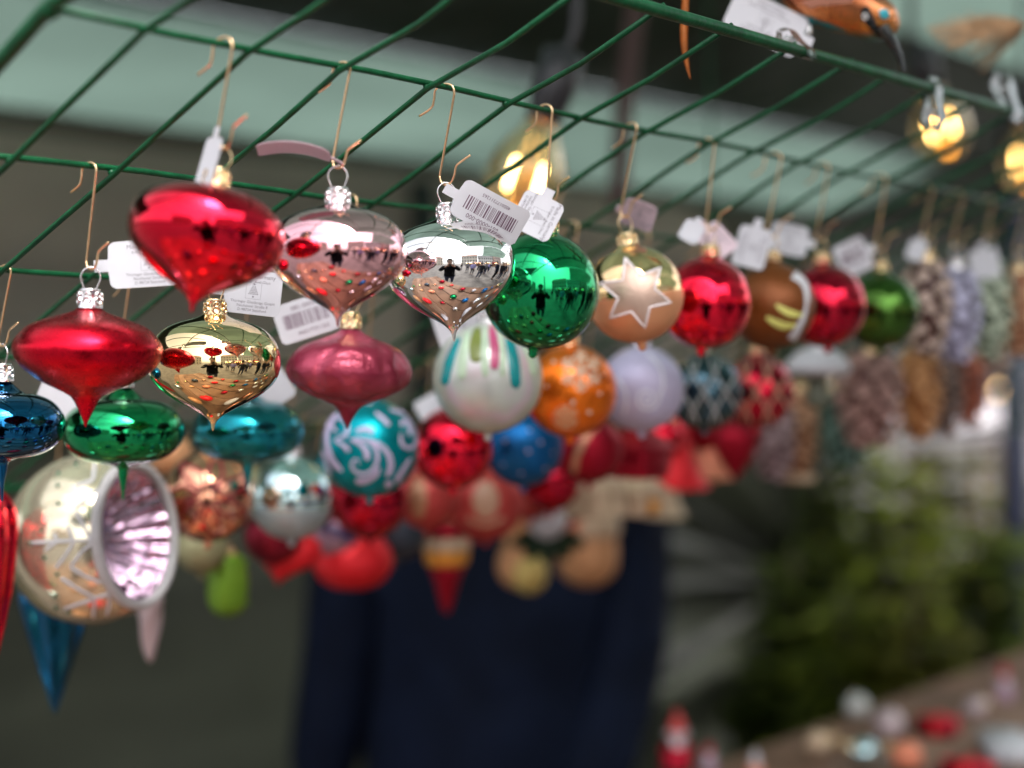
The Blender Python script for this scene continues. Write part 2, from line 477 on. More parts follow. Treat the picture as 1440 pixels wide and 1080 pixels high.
far_stall((1.2, -14.0, 0), R(175), M['stall_red'], 'far stall with a red roof and a row of warm bulbs')
far_stall((6.0, -13.6, 0), R(180), M['stall_white'], 'far stall with an off white roof beside the red one')
far_stall((10.8, -13.0, 0), R(165), M['stall_red'], 'red roofed far stall at the end of the row')
far_stall((12.5, -4.0, 0), R(110), M['stall_white'], 'off white far stall standing sideways in the square')

# a low table with a white cloth, a warm lamp, and a stall light seen past the trees
p = PZ(1340, 570, 8.0)
t = empty('side_table', (p.x, p.y, 0), (0, 0, YAW - R(90))); tag(t, 'small table under a white cloth behind the fir trees', 'table')
bm = bmesh.new(); box(bm, (0, 0, p.z - .09), (.50, .5, .20)); bmesh.ops.bevel(bm, geom=bm.edges[:], offset=.03, segments=2, affect='EDGES')
mesh_obj('cloth', bm, mat('cloth', (.75, .70, .74), .8, 0, .08, 6), t)
for sx in (-1, 1):
    for sy in (-1, 1):
        bm = bmesh.new(); box(bm, (sx * .18, sy * .18, (p.z - .2) / 2), (.04, .04, p.z - .2)); mesh_obj('leg', bm, M['wood'], t, False)
p = PZ(1408, 549, 6.0)
t = empty('lantern', (p.x, p.y, 0)); tag(t, 'small warm garden lantern on a post far behind the fir trees', 'lamp')
bm = bmesh.new(); ball(bm, (0, 0, p.z), .017, 2); mesh_obj('bulb', bm, glow_mat('lantern_glow', (1, .62, .26), 3.2), t)
bm = bmesh.new(); tube(bm, [(0, 0, 0), (0, 0, p.z - .02)], .010, 8); mesh_obj('pole', bm, M['wood'], t)
bm = bmesh.new(); lathe(bm, [(.05, p.z + .03), (.012, p.z + .06), (0, p.z + .065)], 16); mesh_obj('cap', bm, M['post'], t)

# ------------------------------------------------------------------ fir trees
def needle_mat(name, col):
    m, n, l, b = new_mat(name)
    t = noise(n, l, 7, 3); r = ramp(n, l, t.outputs['Fac'], tuple(c * .55 for c in col), tuple(c * 1.45 for c in col)); l.new(r.outputs[0], b.inputs['Base Color']); b.inputs['Roughness'].default_value = .55
    tr = n.new('ShaderNodeBsdfTranslucent'); l.new(r.outputs[0], tr.inputs['Color']); mx = n.new('ShaderNodeMixShader'); mx.inputs[0].default_value = .45
    l.new(b.outputs[0], mx.inputs[1]); l.new(tr.outputs[0], mx.inputs[2]); l.new(mx.outputs[0], n['Material Output'].inputs['Surface'])
    return m
M['needle'] = [needle_mat('needle_light', (.165, .205, .022)), needle_mat('needle_dark', (.09, .125, .02)), needle_mat('needle_olive', (.18, .18, .026))]
M['bark'] = mat('bark', (.06, .042, .03), .85, 0, .3, 20)
def fir(x, z, topy, wpx, m, label, seed):
    rnd = random.Random(seed)
    b = PZ(x, 480, z); H = EYE + (480 - topy) / FPX * z
    t = empty('fir_tree', (b.x, b.y, 0)); tag(t, label, 'tree', 'fir trees beside the stall')
    bm = bmesh.new(); tube(bm, [(0, 0, 0), (.01, 0, H * .5), (0, .01, H * .97)], .03, 8, lambda q: 1 - .8 * q); mesh_obj('trunk', bm, M['bark'], t)
    bm = bmesh.new(); W = wpx / FPX * z / 2
    def spray(p, d, L, n):
        side = d.cross(UP).normalized()
        for i in range(n):
            f = (i + .6) / n
            c = p + d * L * f + UP * (-.10 * L * f * f)
            for s in (-1, 1):
                l2 = L * (.34 * (1 - .6 * f)) * rnd.uniform(.7, 1.2)
                dd = (d * .75 + side * s * .8 + UP * rnd.uniform(-.25, .35)).normalized()
                wv = (dd.cross(UP).normalized() + UP * rnd.uniform(-.7, .7)).normalized() * .013
                vs = [bm.verts.new(q) for q in (c, c + dd * l2 * .5 + wv, c + dd * l2, c + dd * l2 * .5 - wv)]
                bm.faces.new(vs)
    nw = 20
    for w in range(nw):
        f = w / nw
        hh = H * (.10 + .86 * f)
        for k in range(20 if f < .75 else 13):
            a = rnd.uniform(0, 6.28)
            L = W * (1.14 - .92 * f) * rnd.uniform(.65, 1.2) + .04
            d = Vector((math.cos(a), math.sin(a), rnd.uniform(-.05, .40))).normalized()
            spray(Vector((0, 0, hh + rnd.uniform(-.04, .04))), d, L, 11)
    spray(Vector((0, 0, H * .9)), Vector((.05, .02, 1)).normalized(), H * .1, 6)
    mesh_obj('crown', bm, m, t, False)
    return t
fir(1245, 3.3, 596, 330, M['needle'][0], 'bright green bushy fir tree, tallest of the firs by the stall', 1)
fir(1390, 3.0, 690, 290, M['needle'][1], 'dark green fir tree at the right edge behind the counter', 2)
fir(1120, 3.4, 760, 260, M['needle'][1], 'low dark fir tree beside the post of the gathered tarpaulin', 3)
fir(1290, 2.7, 800, 320, M['needle'][2], 'low olive fir tree just behind the counter', 4)
fir(1430, 4.2, 640, 240, M['needle'][0], 'slim light green fir tree partly hidden by the dark one', 5)
fir(1330, 3.9, 600, 330, M['needle'][2], 'broad olive fir tree rising behind the tallest one', 7)
fir(1180, 4.4, 580, 340, M['needle'][0], 'light green fir tree standing against the end of the tarpaulin wall', 9)
fir(1160, 3.9, 660, 240, M['needle'][1], 'narrow dark fir tree behind the short light green one', 8)
fir(1190, 2.75, 820, 250, M['needle'][0], 'short light green fir tree in front of the tallest one', 6)

# ------------------------------------------------------------------ people
SKIN = mat('skin', (.50, .30, .22), .5, 0, .08, 30)
def skinned(name, verts, edges, m, parent, sub=1):
    me = bpy.data.meshes.new(name)
    me.from_pydata([v[:3] for v in verts], edges, [])
    o = bpy.data.objects.new(name, me); COL.objects.link(o)
    me.materials.append(m)
    md = o.modifiers.new('skin', 'SKIN'); md.use_smooth_shade = True
    if not me.skin_vertices:
        pass
    for i, v in enumerate(verts):
        me.skin_vertices[0].data[i].radius = (v[3], v[4] if len(v) > 4 else v[3])
    me.skin_vertices[0].data[0].use_root = True
    sb = o.modifiers.new('sub', 'SUBSURF'); sb.levels = sub; sb.render_levels = sub
    o.parent = parent
    return o
def person(loc, yaw, label, top, legs, hair, H=1.72, larm=None, rarm=None, bag=None, group=None, bulk=1.0, hat=None):
    s = H / 1.72
    t = empty('person', loc, (0, 0, yaw)); t.scale = (s, s, s); tag(t, label, 'person', group)
    la = larm or [(-.27, .02, 1.15), (-.27, -.05, .90)]
    ra = rarm or [(.27, .02, 1.15), (.27, -.05, .90)]
    V = [(0, 0, .95, .12), (0, 0, 1.14, .115), (0, 0, 1.33, .13), (0, .0, 1.46, .065), (0, -.005, 1.53, .052), (0, -.02, 1.585, .066), (0, -.015, 1.65, .088), (0, 0, 1.70, .062)]
    E = [(0, 1), (1, 2), (2, 3), (3, 4), (4, 5), (5, 6), (6, 7)]
    def chain(start, pts):
        q = start
        for p_ in pts:
            V.append(p_); E.append((q, len(V) - 1)); q = len(V) - 1
        return q
    for sgn, arm in ((-1, la), (1, ra)):
        e, w = Vector(arm[0]), Vector(arm[1])
        d = (w - e).normalized()
        q = chain(2, [(sgn * .17, 0, 1.41, .058), (*e, .042), (*w, .027)])
        pm = w + d * .055
        q = chain(q, [(*pm, .028)])
        sd = d.cross(Vector((0, -1, .2))).normalized()
        for k in range(4):
            b_ = pm + d * .035 + sd * (k - 1.5) * .019
            L = (.062, .074, .070, .052)[k]
            chain(q, [(*b_, .0095), (*(b_ + d * L * .55 + Vector((0, -.008, 0))), .0085), (*(b_ + d * L + Vector((0, -.02, 0))), .007)])
        th = w + d * .03 - sd * .028 * 1.2
        chain(q, [(*th, .011), (*(th + d * .04 - sd * .012), .009)])
    for sgn in (-1, 1):
        chain(0, [(sgn * .095, 0, .88, .085), (sgn * .105, -.012, .49, .052), (sgn * .11, .02, .09, .036), (sgn * .115, -.12, .035, .034)])
    skinned('body', V, E, SKIN, t)
    b = bulk
    JV = [(0, 0, .84, .215 * b), (0, 0, 1.02, .195 * b), (0, 0, 1.20, .172 * b), (0, 0, 1.36, .165 * b), (0, .005, 1.47, .085)]
    JE = [(0, 1), (1, 2), (2, 3), (3, 4)]
    for sgn, arm in ((-1, la), (1, ra)):
        JV += [(sgn * .185 * b, 0, 1.40, .078 * b), (*arm[0], .066 * b), (*(Vector(arm[0]) * .12 + Vector(arm[1]) * .88), .050 * b)]
        n = len(JV); JE += [(3, n - 3), (n - 3, n - 2), (n - 2, n - 1)]
    skinned('jacket', JV, JE, top, t)
    skinned('trousers', [(0, 0, .92, .14), (-.10, 0, .84, .10), (-.11, -.012, .49, .070), (-.112, .02, .11, .058), (.10, 0, .84, .10), (.11, -.012, .49, .070), (.112, .02, .11, .058)], [(0, 1), (1, 2), (2, 3), (0, 4), (4, 5), (5, 6)], legs, t)
    for sgn in (-1, 1):
        bm = bmesh.new(); ball(bm, (sgn * .115, -.05, .04), .05, 2, (.95, 2.4, .8)); mesh_obj('shoe', bm, M['shoe'], t)
        bm = bmesh.new(); ball(bm, (sgn * .034, -.098, 1.645), .011, 2); mesh_obj('eye', bm, M['eye'], t)
        bm = bmesh.new(); ball(bm, (sgn * .088, .0, 1.625), .022, 2, (.4, .7, 1.2)); mesh_obj('ear', bm, SKIN, t)
    bm = bmesh.new(); ball(bm, (0, -.108, 1.617), .016, 2, (.8, 1, 1.5)); mesh_obj('nose', bm, SKIN, t)
    bm = bmesh.new(); ball(bm, (0, -.092, 1.578), .02, 2, (1.2, .4, .35)); mesh_obj('mouth', bm, M['lip'], t)
    bm = bmesh.new(); ball(bm, (0, .018, 1.680), .098, 3, (1, 1.08, .92))
    for v in bm.verts:
        if v.co.y < -.06 and v.co.z < 1.70: v.co.y = -.05
    mesh_obj('hair' if not hat else 'hat', bm, hat or hair, t)
    return t
M['shoe'] = mat('shoe', (.015, .013, .012), .4); M['eye'] = mat('eye', (.02, .015, .012), .1); M['lip'] = mat('lip', (.35, .12, .10), .5)
navy = mat('navy_cloth', (.0042, .0072, .0195), .8, 0, .35, 9, .6, 18, .02, spec=.12)
black = mat('black_cloth', (.004, .004, .006), .85, 0, .3, 9, .5, 18, .02, spec=.12)
dark = mat('dark_coat', (.018, .018, .024), .85, 0, .3, 9, .5, 18, .02, spec=.2)
jean = mat('jean_cloth', (.025, .035, .075), .85, 0, .3, 9)
grey = mat('grey_cloth', (.14, .14, .15), .85, 0, .2, 9)
beige = mat('beige_cloth', (.38, .30, .22), .85, 0, .2, 9)
lilac = mat('lilac_cloth', (.26, .24, .48), .8, 0, .2, 9)
redc = mat('red_cloth', (.35, .02, .025), .8, 0, .2, 9)
hair_b = mat('hair_brown', (.035, .02, .012), .6, 0, .4, 60); hair_g = mat('hair_grey', (.25, .23, .21), .6, 0, .3, 60); hair_y = mat('hair_fair', (.30, .19, .09), .6, 0, .3, 60)
FACE_CAM = R(-49.5)
b = PZ(694, 480, 2.25)
person((b.x, b.y, 0), FACE_CAM + R(-8), 'stallholder in a dark navy jacket standing behind the baubles', navy, black, hair_b, 1.57,
       larm=[(-.236, .0, 1.16), (-.290, -.03, .88)], rarm=[(.200, -.05, 1.13), (.14, -.18, .90)], bulk=1.18)
# the one taking the picture, right behind the lens, and shoppers on the square (all seen in the baubles)
b = -FWD * .30
ph = person((b.x, b.y, 0), FACE_CAM + R(180), 'photographer in a dark coat holding a camera in front of the stall', black, jean, hair_b, 1.70,
       larm=[(-.30, -.10, 1.24), (-.09, -.20, 1.46)], rarm=[(.30, -.10, 1.24), (.09, -.20, 1.46)], bulk=1.1)
c = empty('camera_body', tuple(-FWD * .085 + UP * (EYE - .045)), (0, 0, FACE_CAM + R(180))); tag(c, 'black camera held up by the photographer', 'camera')
bm = bmesh.new(); box(bm, (0, .03, .03), (.13, .06, .09)); box(bm, (0, .03, .085), (.06, .055, .03)); bmesh.ops.bevel(bm, geom=bm.edges[:], offset=.006, segments=2, affect='EDGES')
mesh_obj('housing', bm, M['shoe'], c)
bm = bmesh.new(); lathe(bm, [(0, 0), (.033, 0), (.033, .05), (.030, .052), (.028, .048), (0, .04)], 24, None, Matrix.Translation((0, 0, .045)) @ Matrix.Rotation(R(90), 4, 'X')); mesh_obj('barrel', bm, M['shoe'], c)
rnd = random.Random(5)
crowd = [(2.9, -.95, dark, jean, hair_g, 'grey haired shopper in a dark jacket close to the counter'), (4.4, -1.0, navy, dark, hair_b, 'dark haired shopper in navy close to the counter'), (5.9, -1.3, beige, navy, hair_b, 'dark haired shopper in beige close to the counter'), (6.9, -.8, dark, grey, hair_y, 'fair haired shopper in dark and grey close to the counter'), (3.9, -2.6, grey, dark, hair_b, 'dark haired shopper in grey and dark trousers'), (5.0, -2.7, redc, dark, hair_y, 'fair haired shopper in red'), (1.6, -3.3, dark, dark, hair_g, 'grey haired shopper all in dark clothes'), (.2, -2.4, lilac, dark, hair_b, 'dark haired shopper in lilac and dark trousers'), (.9, -1.5, dark, jean, hair_b, 'shopper in a black jacket and jeans right beside the photographer'), (2.3, -1.35, navy, black, hair_g, 'grey haired shopper in a navy coat and black trousers'), (3.6, -1.2, black, grey, hair_y, 'fair haired shopper in black and grey'), (1.5, -4.6, dark, beige, hair_b, 'shopper in a black coat and beige trousers'), (3.4, -5.0, navy, jean, hair_y, 'fair haired shopper in navy and jeans'), (-.6, -3.3, grey, navy, hair_g, 'grey haired shopper in grey and navy'), (5.6, -5.2, dark, navy, hair_b, 'shopper in a black jacket and navy trousers'), (6.2, -2.9, lilac, navy, hair_b, 'dark haired shopper in lilac and navy'), (.9, -6.6, navy, beige, hair_b, 'shopper in navy and beige'), (2.7, -6.1, grey, beige, hair_g, 'grey haired shopper in grey and beige'), (1.6, -2.6, grey, jean, hair_b, 'shopper in a grey coat and jeans near the stall'), (3.1, -2.2, dark, black, hair_y, 'fair haired shopper all in black near the stall'),
         (2.6, -3.9, lilac, jean, hair_g, 'grey haired shopper in a lilac jacket'), (4.3, -3.4, redc, black, hair_b, 'shopper in a red jacket in the square'),
         (5.2, -1.9, dark, jean, hair_b, 'dark haired shopper in a black jacket and jeans'), (.1, -5.0, beige, black, hair_b, 'shopper in a beige coat and black trousers'),
         (6.6, -4.0, beige, jean, hair_y, 'fair haired shopper in a beige coat and jeans'), (4.6, -6.2, navy, grey, hair_g, 'grey haired shopper in a navy jacket'),
         (1.9, -7.5, redc, jean, hair_g, 'grey haired shopper in a red jacket and jeans'), (7.6, -2.4, grey, black, hair_b, 'shopper in a grey coat and black trousers'), (-1.9, -4.2, black, grey, hair_b, 'shopper in a black jacket and grey trousers'), (8.3, -6.8, lilac, black, hair_y, 'fair haired shopper in a lilac jacket')]
for (x, y, tp, lg, hr, lb) in crowd:
    person((x, y, 0), rnd.uniform(0, 6.28), lb, tp, lg, hr, rnd.uniform(1.6, 1.82), group='shoppers on the square', larm=[(-.28, .05, 1.15), (-.25, -.16, .98)])

# ================================================================== WIRE GRID
ROWV = {0: .410, 1: .504, 2: .598, 3: .692, 4: .786, 5: .880, 6: .974}
ROWH = {0: 1.651, 1: 1.622, 2: 1.578, 3: 1.536, 4: 1.492, 5: 1.446, 6: 1.400}
def wire_h(row, u): return ROWH[row] - .0178 * (u - .4) * (1 if row else .3)
grid = empty('wire_grid', (1.4, .69, 1.536))
tag(grid, 'green coated wire grid sloping away overhead with the baubles hooked on it', 'wire grid')
G0, G1 = .328, 2.75
def gpart(name, bm, label=None):
    o = mesh_obj(name, bm, M['green_wire']); o.parent = grid
    o.matrix_parent_inverse = Matrix.Translation(grid.location).inverted()
    if label: o['label'] = label
    return o
rnd = random.Random(11)
for row in range(7):
    pts = []
    n = 44
    for i in range(n + 1):
        u = G0 + (G1 - G0) * i / n
        wob = 0 if row == 0 else .0011 * math.sin(u * 23 + row * 2.1)
        pts.append((u, ROWV[row] + wob * .5, wire_h(row, u) + wob))
    bm = bmesh.new(); tube(bm, pts, .0031 if row in (0, 6) else .00145, 10)
    gpart('edge_rod' if row in (0, 6) else 'long_wire', bm, 'thick front rod of the grid' if row == 0 else None)
us = [.369, .421, .473, .529, .585, .6417, .7017, .7616, .810, .866, .926]
while us[-1] < G1 - .07: us.append(us[-1] + .057)
def cross(u, r, name, label=None):
    nrm = Vector((0, .42, .90))
    pts = []
    for i in range(13):
        k = 6 * i / 12; a = int(min(k, 5)); f = k - a
        v = ROWV[a] * (1 - f) + ROWV[a + 1] * f; h = wire_h(a, u) * (1 - f) + wire_h(a + 1, u) * f
        off = -.0025 if name == 'cross_wire' else 0
        pts.append(Vector((u + rnd.uniform(-.0009, .0009), v, h + rnd.uniform(-.0007, .0007))) + nrm * off)
    if name == 'cross_wire':
        pts[0] = Vector((u, ROWV[0] - .0015, wire_h(0, u) + .0026))
    bm = bmesh.new(); tube(bm, pts, r, 10)
    for row in range(1, 6):                       # weld beads
        ball(bm, (u, ROWV[row], wire_h(row, u) - .0012), r * 1.35, 1, (1.15, 1.0, 1.0))
    gpart(name, bm, label)
for u in us: cross(u, .00145, 'cross_wire')
cross(G0, .0031, 'edge_rod', 'thick end rod of the grid')
for i in range(3):                                # the hangers that carry the grid
    u = (.33, 1.5, 2.7)[i]
    bm = bmesh.new(); tube(bm, [(u, ROWV[0], wire_h(0, u)), (u, ROWV[0] - .03, 2.30)], .0016, 6); gpart('hanger', bm)
for u in (.33, 1.5, 2.7):
    bm = bmesh.new(); tube(bm, [(u, ROWV[6], wire_h(6, u)), (u, ROWV[6] + .02, 2.15)], .0016, 6); gpart('hanger', bm)

# ================================================================== BAUBLES: shared pieces
def cap_mesh():
    bm = bmesh.new(); r = .0047
    def mod(a, i): return 1 + (.12 * abs(math.cos(3 * a)) if i in (0, 1) else 0)
    lathe(bm, [(r * 1.16, -.0016), (r * 1.10, .0006), (r * 1.0, .0026), (r * .98, .0056), (r * 1.02, .0064), (r * .96, .0072), (r * .3, .0070), (0, .0070)], 36, mod)
    for k in range(6):
        a = math.pi / 6 + k * math.pi / 3
        for rr, zz in ((.0017, .0016), (.0012, .0042)):
            pts = [(math.cos(a) * r * 1.08 - math.sin(a) * rr * math.cos(t), math.sin(a) * r * 1.08 + math.cos(a) * rr * math.cos(t), zz + rr * math.sin(t)) for t in [2 * math.pi * q / 10 for q in range(11)]]
            tube(bm, pts, .00062, 6, None, False)
    me = bpy.data.meshes.new('cap'); bm.to_mesh(me); bm.free(); me.polygons.foreach_set('use_smooth', [True] * len(me.polygons)); me.materials.append(M['silver']); return me
def loop_mesh():
    bm = bmesh.new()
    pts = [(-.0018, 0, .0050), (-.0030, 0, .0080), (-.0042, 0, .0115), (-.0036, 0, .0145), (-.0016, 0, .0163), (0, 0, .0167), (.0016, 0, .0163), (.0036, 0, .0145), (.0042, 0, .0115), (.0030, 0, .0080), (.0018, 0, .0050)]
    tube(bm, spline(pts, 4), .00038, 6)
    me = bpy.data.meshes.new('loop'); bm.to_mesh(me); bm.free(); me.polygons.foreach_set('use_smooth', [True] * len(me.polygons)); me.materials.append(M['silver']); return me
CAP_ME, LOOP_ME = cap_mesh(), loop_mesh()
LOOP_TOP = .0162
HK = [(-.285, .69), (-.15, .765), (-.115, .86), (-.105, .935), (-.055, .985), (.02, 1.0), (.085, .97), (.105, .90), (.085, .78)]
HB = [(-.055, .16), (-.066, .09), (-.05, .03), (.0, 0), (.06, .025), (.095, .10), (.115, .185), (.16, .225), (.27, .29)]
def hook(top, bottom, label, seed=0, flip=1):
    rn = random.Random(seed)
    T, B = Vector(top), Vector(bottom)
    ln = max((T - B).length, .018); s = min(.043 * rn.uniform(.9, 1.06), ln * 1.0)
    ax = (T - B).normalized()
    yaw = rn.uniform(-.22, .22)
    e = Vector((math.sin(yaw) * .8, -math.cos(yaw), 0)) * flip
    pts = [T - ax * (1 - y) * s + e * (x - .0) * s * 1.15 for x, y in HK] + [B + ax * y * s + e * x * s * 1.15 for x, y in HB]
    root = empty('hook', B)
    bm = bmesh.new(); tube(bm, [p - B for p in spline(pts, 5)], .00056, 7)
    o = mesh_obj('hook', bm, M['brass'])
    COL.objects.unlink(root); bpy.data.objects.remove(root)
    o.location = B
    w_ = label.replace('thin brass wire hook holding the ', '').split()
    tag(o, 'brass hook of the ' + ' '.join(w_[:12]), 'hook', 'wire hooks on the grid')
    return o

def frame(c):
    f = (CAM - c).normalized(); r = UP.cross(f).normalized(); return r, f.cross(r), f
class Deco:
    """paint laid on a ball of radius r: (p, q) are disc coordinates as the ball faces the shopper"""
    def __init__(s, c, r): s.r = r; s.R, s.U, s.F = frame(c); s.bm = bmesh.new()
    def pt(s, p, q, lift=.00025):
        d = p * p + q * q
        if d > .985:
            k = math.sqrt(.985 / d); p *= k; q *= k; d = .985
        return (s.R * p + s.U * q + s.F * math.sqrt(1 - d)) * (s.r + lift)
    def stroke(s, pts, w, lift=.00025, n=8, ends=.35):
        pts = [(q.x, q.y) for q in spline([(a, b, 0) for a, b in pts], n)]
        m = len(pts); rows = []
        for i, (x, y) in enumerate(pts):
            a = pts[max(i - 1, 0)]; b = pts[min(i + 1, m - 1)]
            dx, dy = b[0] - a[0], b[1] - a[1]; L = math.hypot(dx, dy) or 1
            f = i / (m - 1); ww = w(f) if callable(w) else w * min(1, ends + 6 * min(f, 1 - f))
            nx, ny = -dy / L * ww / 2, dx / L * ww / 2
            rows.append([s.bm.verts.new(s.pt(x + nx, y + ny, .00003)), s.bm.verts.new(s.pt(x + nx * .6, y + ny * .6, lift)), s.bm.verts.new(s.pt(x - nx * .6, y - ny * .6, lift)), s.bm.verts.new(s.pt(x - nx, y - ny, .00003))])
        for a, b in zip(rows, rows[1:]):
            for k in range(3): s.bm.faces.new((a[k], b[k], b[k + 1], a[k + 1]))
    def blob(s, cx, cy, outline, lift=.00025, rings=5):
        c = s.bm.verts.new(s.pt(cx, cy, lift)); prev = None
        for k in range(1, rings + 1):
            f = k / rings
            cur = [s.bm.verts.new(s.pt(cx + x * f, cy + y * f, lift if k < rings else .00003)) for x, y in outline]
            n = len(cur)
            for i in range(n):
                j = (i + 1) % n
                if prev is None: s.bm.faces.new((c, cur[i], cur[j]))
                else: s.bm.faces.new((prev[i], cur[i], cur[j], prev[j]))
            prev = cur
    def dot(s, cx, cy, rad, lift=.0003): s.blob(cx, cy, [(rad * math.cos(2 * math.pi * k / 14), rad * math.sin(2 * math.pi * k / 14)) for k in range(14)], lift, 2)
    def done(s, name, m, root, label=None):
        o = mesh_obj(name, s.bm, m, root)
        bmn = bmesh.new(); bmn.from_mesh(o.data); bmesh.ops.recalc_face_normals(bmn, faces=bmn.faces); bmn.to_mesh(o.data); bmn.free()
        if label: o['label'] = label
        s.bm = bmesh.new(); return o

ONION_A = [(.125, .66), (.135, .58), (.165, .53), (.25, .48), (.435, .42), (.60, .37), (.73, .32), (.83, .26), (.90, .19), (.955, .12), (.99, .05), (1, -.02), (.985, -.1), (.945, -.2), (.875, -.29), (.77, -.38), (.67, -.45), (.565, -.52), (.44, -.58), (.31, -.645), (.22, -.70), (.165, -.77), (.125, -.85), (.09, -.93), (.06, -1.0), (.035, -1.06), (.022, -1.11), (0, -1.15)]
ONION_B = [(.130, .82), (.155, .75), (.22, .70), (.36, .655), (.53, .605), (.68, .54), (.80, .455), (.89, .355), (.955, .24), (.99, .11), (1, 0), (.995, -.10), (.965, -.22), (.90, -.34), (.80, -.45), (.67, -.56), (.52, -.66), (.36, -.75), (.23, -.82), (.14, -.88), (.075, -.94), (.042, -.99), (.028, -1.04), (.02, -1.09), (0, -1.13)]
def onion_prof(r, neck, tip, pts):
    return [(a * r, (z * neck / pts[0][1] if z > 0 else z * tip / -pts[-1][1]) * r) for a, z in pts]
def flat_prof(r, neck, tip):
    pr = [(.10, neck), (.10, neck - .10), (.16, neck - .17)]
    for k in range(1, 20):
        a = math.pi * (.5 - k / 20); pr.append((.12 + .88 * math.cos(a) ** .75, .54 * math.sin(a)))
    pr += [(.11, -.60), (.08, -.72), (.055, -.85), (.03, -.98), (.02, -tip + .04), (0, -tip)]
    return [(a * r, z * r) for a, z in pr]
def sphere_prof(r, nub=True):
    pr = [(.0052, r + .0035), (.0054, r + .001)]
    n = 30
    for k in range(1, n):
        a = math.pi * (.5 - k / n)
        if r * math.cos(a) > .0056 or a < 0: pr.append((r * math.cos(a), r * math.sin(a)))
    pr += [(.0030, -r * .997), (.0022, -r - .0012), (.0024, -r - .0026), (.0015, -r - .0042), (0, -r - .0047)] if nub else [(0, -r)]
    return pr
def resample(pr, n=3):
    return [(max(q.x, 0), q.y) for q in spline([(a, b, 0) for a, b in pr], n)]

BAUBLES = {}
def bauble(key, name, label, cat, x, y, d, row, m, shape='ball', neck=.75, tip=1.15, tilt=0., cap='silver', ring_yaw=None, group=None, mod=None, seg=56, hooked=True, dv=0., bname='body', roll=0.):
    v = ROWV[row] + dv
    c = P(x, y, v); z = depth(c); r = d / 2 / FPX * z
    root = empty(name, c); tag(root, label, cat, group or 'baubles hanging in rows from the grid')
    if tilt or roll:
        root.rotation_euler = (Matrix.Rotation(R(tilt), 3, FWD) @ Matrix.Rotation(R(roll), 3, RIGHT)).to_euler()
    if shape in ('onion', 'bulb'): pr = resample(onion_prof(r, neck, tip, ONION_A if shape == 'onion' else ONION_B)); top = neck * r
    elif shape == 'flat': pr = resample(flat_prof(r, neck, tip)); top = neck * r
    elif shape == 'ball': pr = sphere_prof(r); top = r + .0028
    elif shape is None: pr = None; top = neck * r
    else: pr = resample([(a * r, b * r) for a, b in shape], 3); top = shape[0][1] * r
    if pr:
        bm = bmesh.new(); lathe(bm, pr, seg, mod); mesh_obj(bname, bm, m, root)
    cm = M['gold_cap'] if cap == 'gold' else M['silver']
    rn = random.Random(key); yaw = ring_yaw if ring_yaw is not None else rn.uniform(-.9, .9)
    if cap:
        cp = share('cap', CAP_ME, root, cm); cp.location = (0, 0, top - .0026); cp.rotation_euler = (0, 0, yaw)
        lp = share('loop', LOOP_ME, root, cm); lp.location = (0, 0, top - .0026); lp.rotation_euler = (0, 0, yaw + YAW - R(90))
        hk = Matrix(root.rotation_euler.to_matrix()) @ Vector((0, 0, top - .0026 + LOOP_TOP - .0006)) + c
        if hooked:
            T = Vector((hk.x + rn.uniform(-.003, .003), ROWV[row], wire_h(row, hk.x) + .0021))
            if T.z - hk.z < .012: print('SHORT HOOK', key, round(T.z - hk.z, 4))
            hook(T, hk, 'thin brass wire hook holding the ' + label, len(BAUBLES))
        BAUBLES[key] = (root, c, r, hk)
    else:
        BAUBLES[key] = (root, c, r, c + UP * top)
    return root, c, r

G = {}
G['red'] = mirror_mat('glass_red', (.78, .008, .035)); G['pink'] = mirror_mat('glass_pink', (.92, .50, .55)); G['silver'] = mirror_mat('glass_silver', (.90, .88, .87))
G['green'] = mirror_mat('glass_green', (.008, .30, .10)); G['gold'] = mirror_mat('glass_gold', (.88, .68, .36)); G['blue'] = mirror_mat('glass_blue', (.006, .11, .27))
G['teal'] = mirror_mat('glass_teal', (.012, .26, .32), .10); G['darkred'] = mirror_mat('glass_darkred', (.48, .008, .03), .05); G['copper'] = mirror_mat('glass_copper', (.92, .42, .26), .06, .5)
_m = G['teal']; _n, _l = _m.node_tree.nodes, _m.node_tree.links
_t = _n.new('ShaderNodeBsdfTransparent'); _t.inputs['Color'].default_value = (.45, .78, .78, 1); _x = _n.new('ShaderNodeMixShader'); _x.inputs[0].default_value = .36
_l.new(_n['Principled BSDF'].outputs[0], _x.inputs[1]); _l.new(_t.outputs[0], _x.inputs[2]); _l.new(_x.outputs[0], _n['Material Output'].inputs['Surface'])
G['ice'] = mirror_mat('glass_ice', (.55, .74, .78), .06); G['dgreen'] = mirror_mat('glass_dark_green', (.055, .13, .02), .14); G['pearl'] = matte_mat('glass_pearl', (.76, .67, .48), .15, .75)
G['slate'] = mirror_mat('glass_slate', (.05, .10, .13), .12)
G['m_red'] = matte_mat('satin_red', (.56, .006, .022), .27, .97); G['m_rasp'] = matte_mat('satin_raspberry', (.55, .06, .13), .34); G['m_orange'] = matte_mat('satin_orange', (.95, .20, .015), .30)
G['m_lav'] = matte_mat('satin_lavender', (.54, .49, .68), .42, .2); G['m_blue'] = matte_mat('satin_blue', (.01, .12, .34), .36); G['m_brown'] = matte_mat('satin_brown', (.17, .045, .005), .42, .5)
G['m_white'] = matte_mat('frosted_white', (.56, .55, .53), .42, .15); G['m_teal'] = matte_mat('satin_teal', (.0, .30, .36), .34); G['m_dred'] = matte_mat('satin_dark_red', (.36, .008, .025), .4)
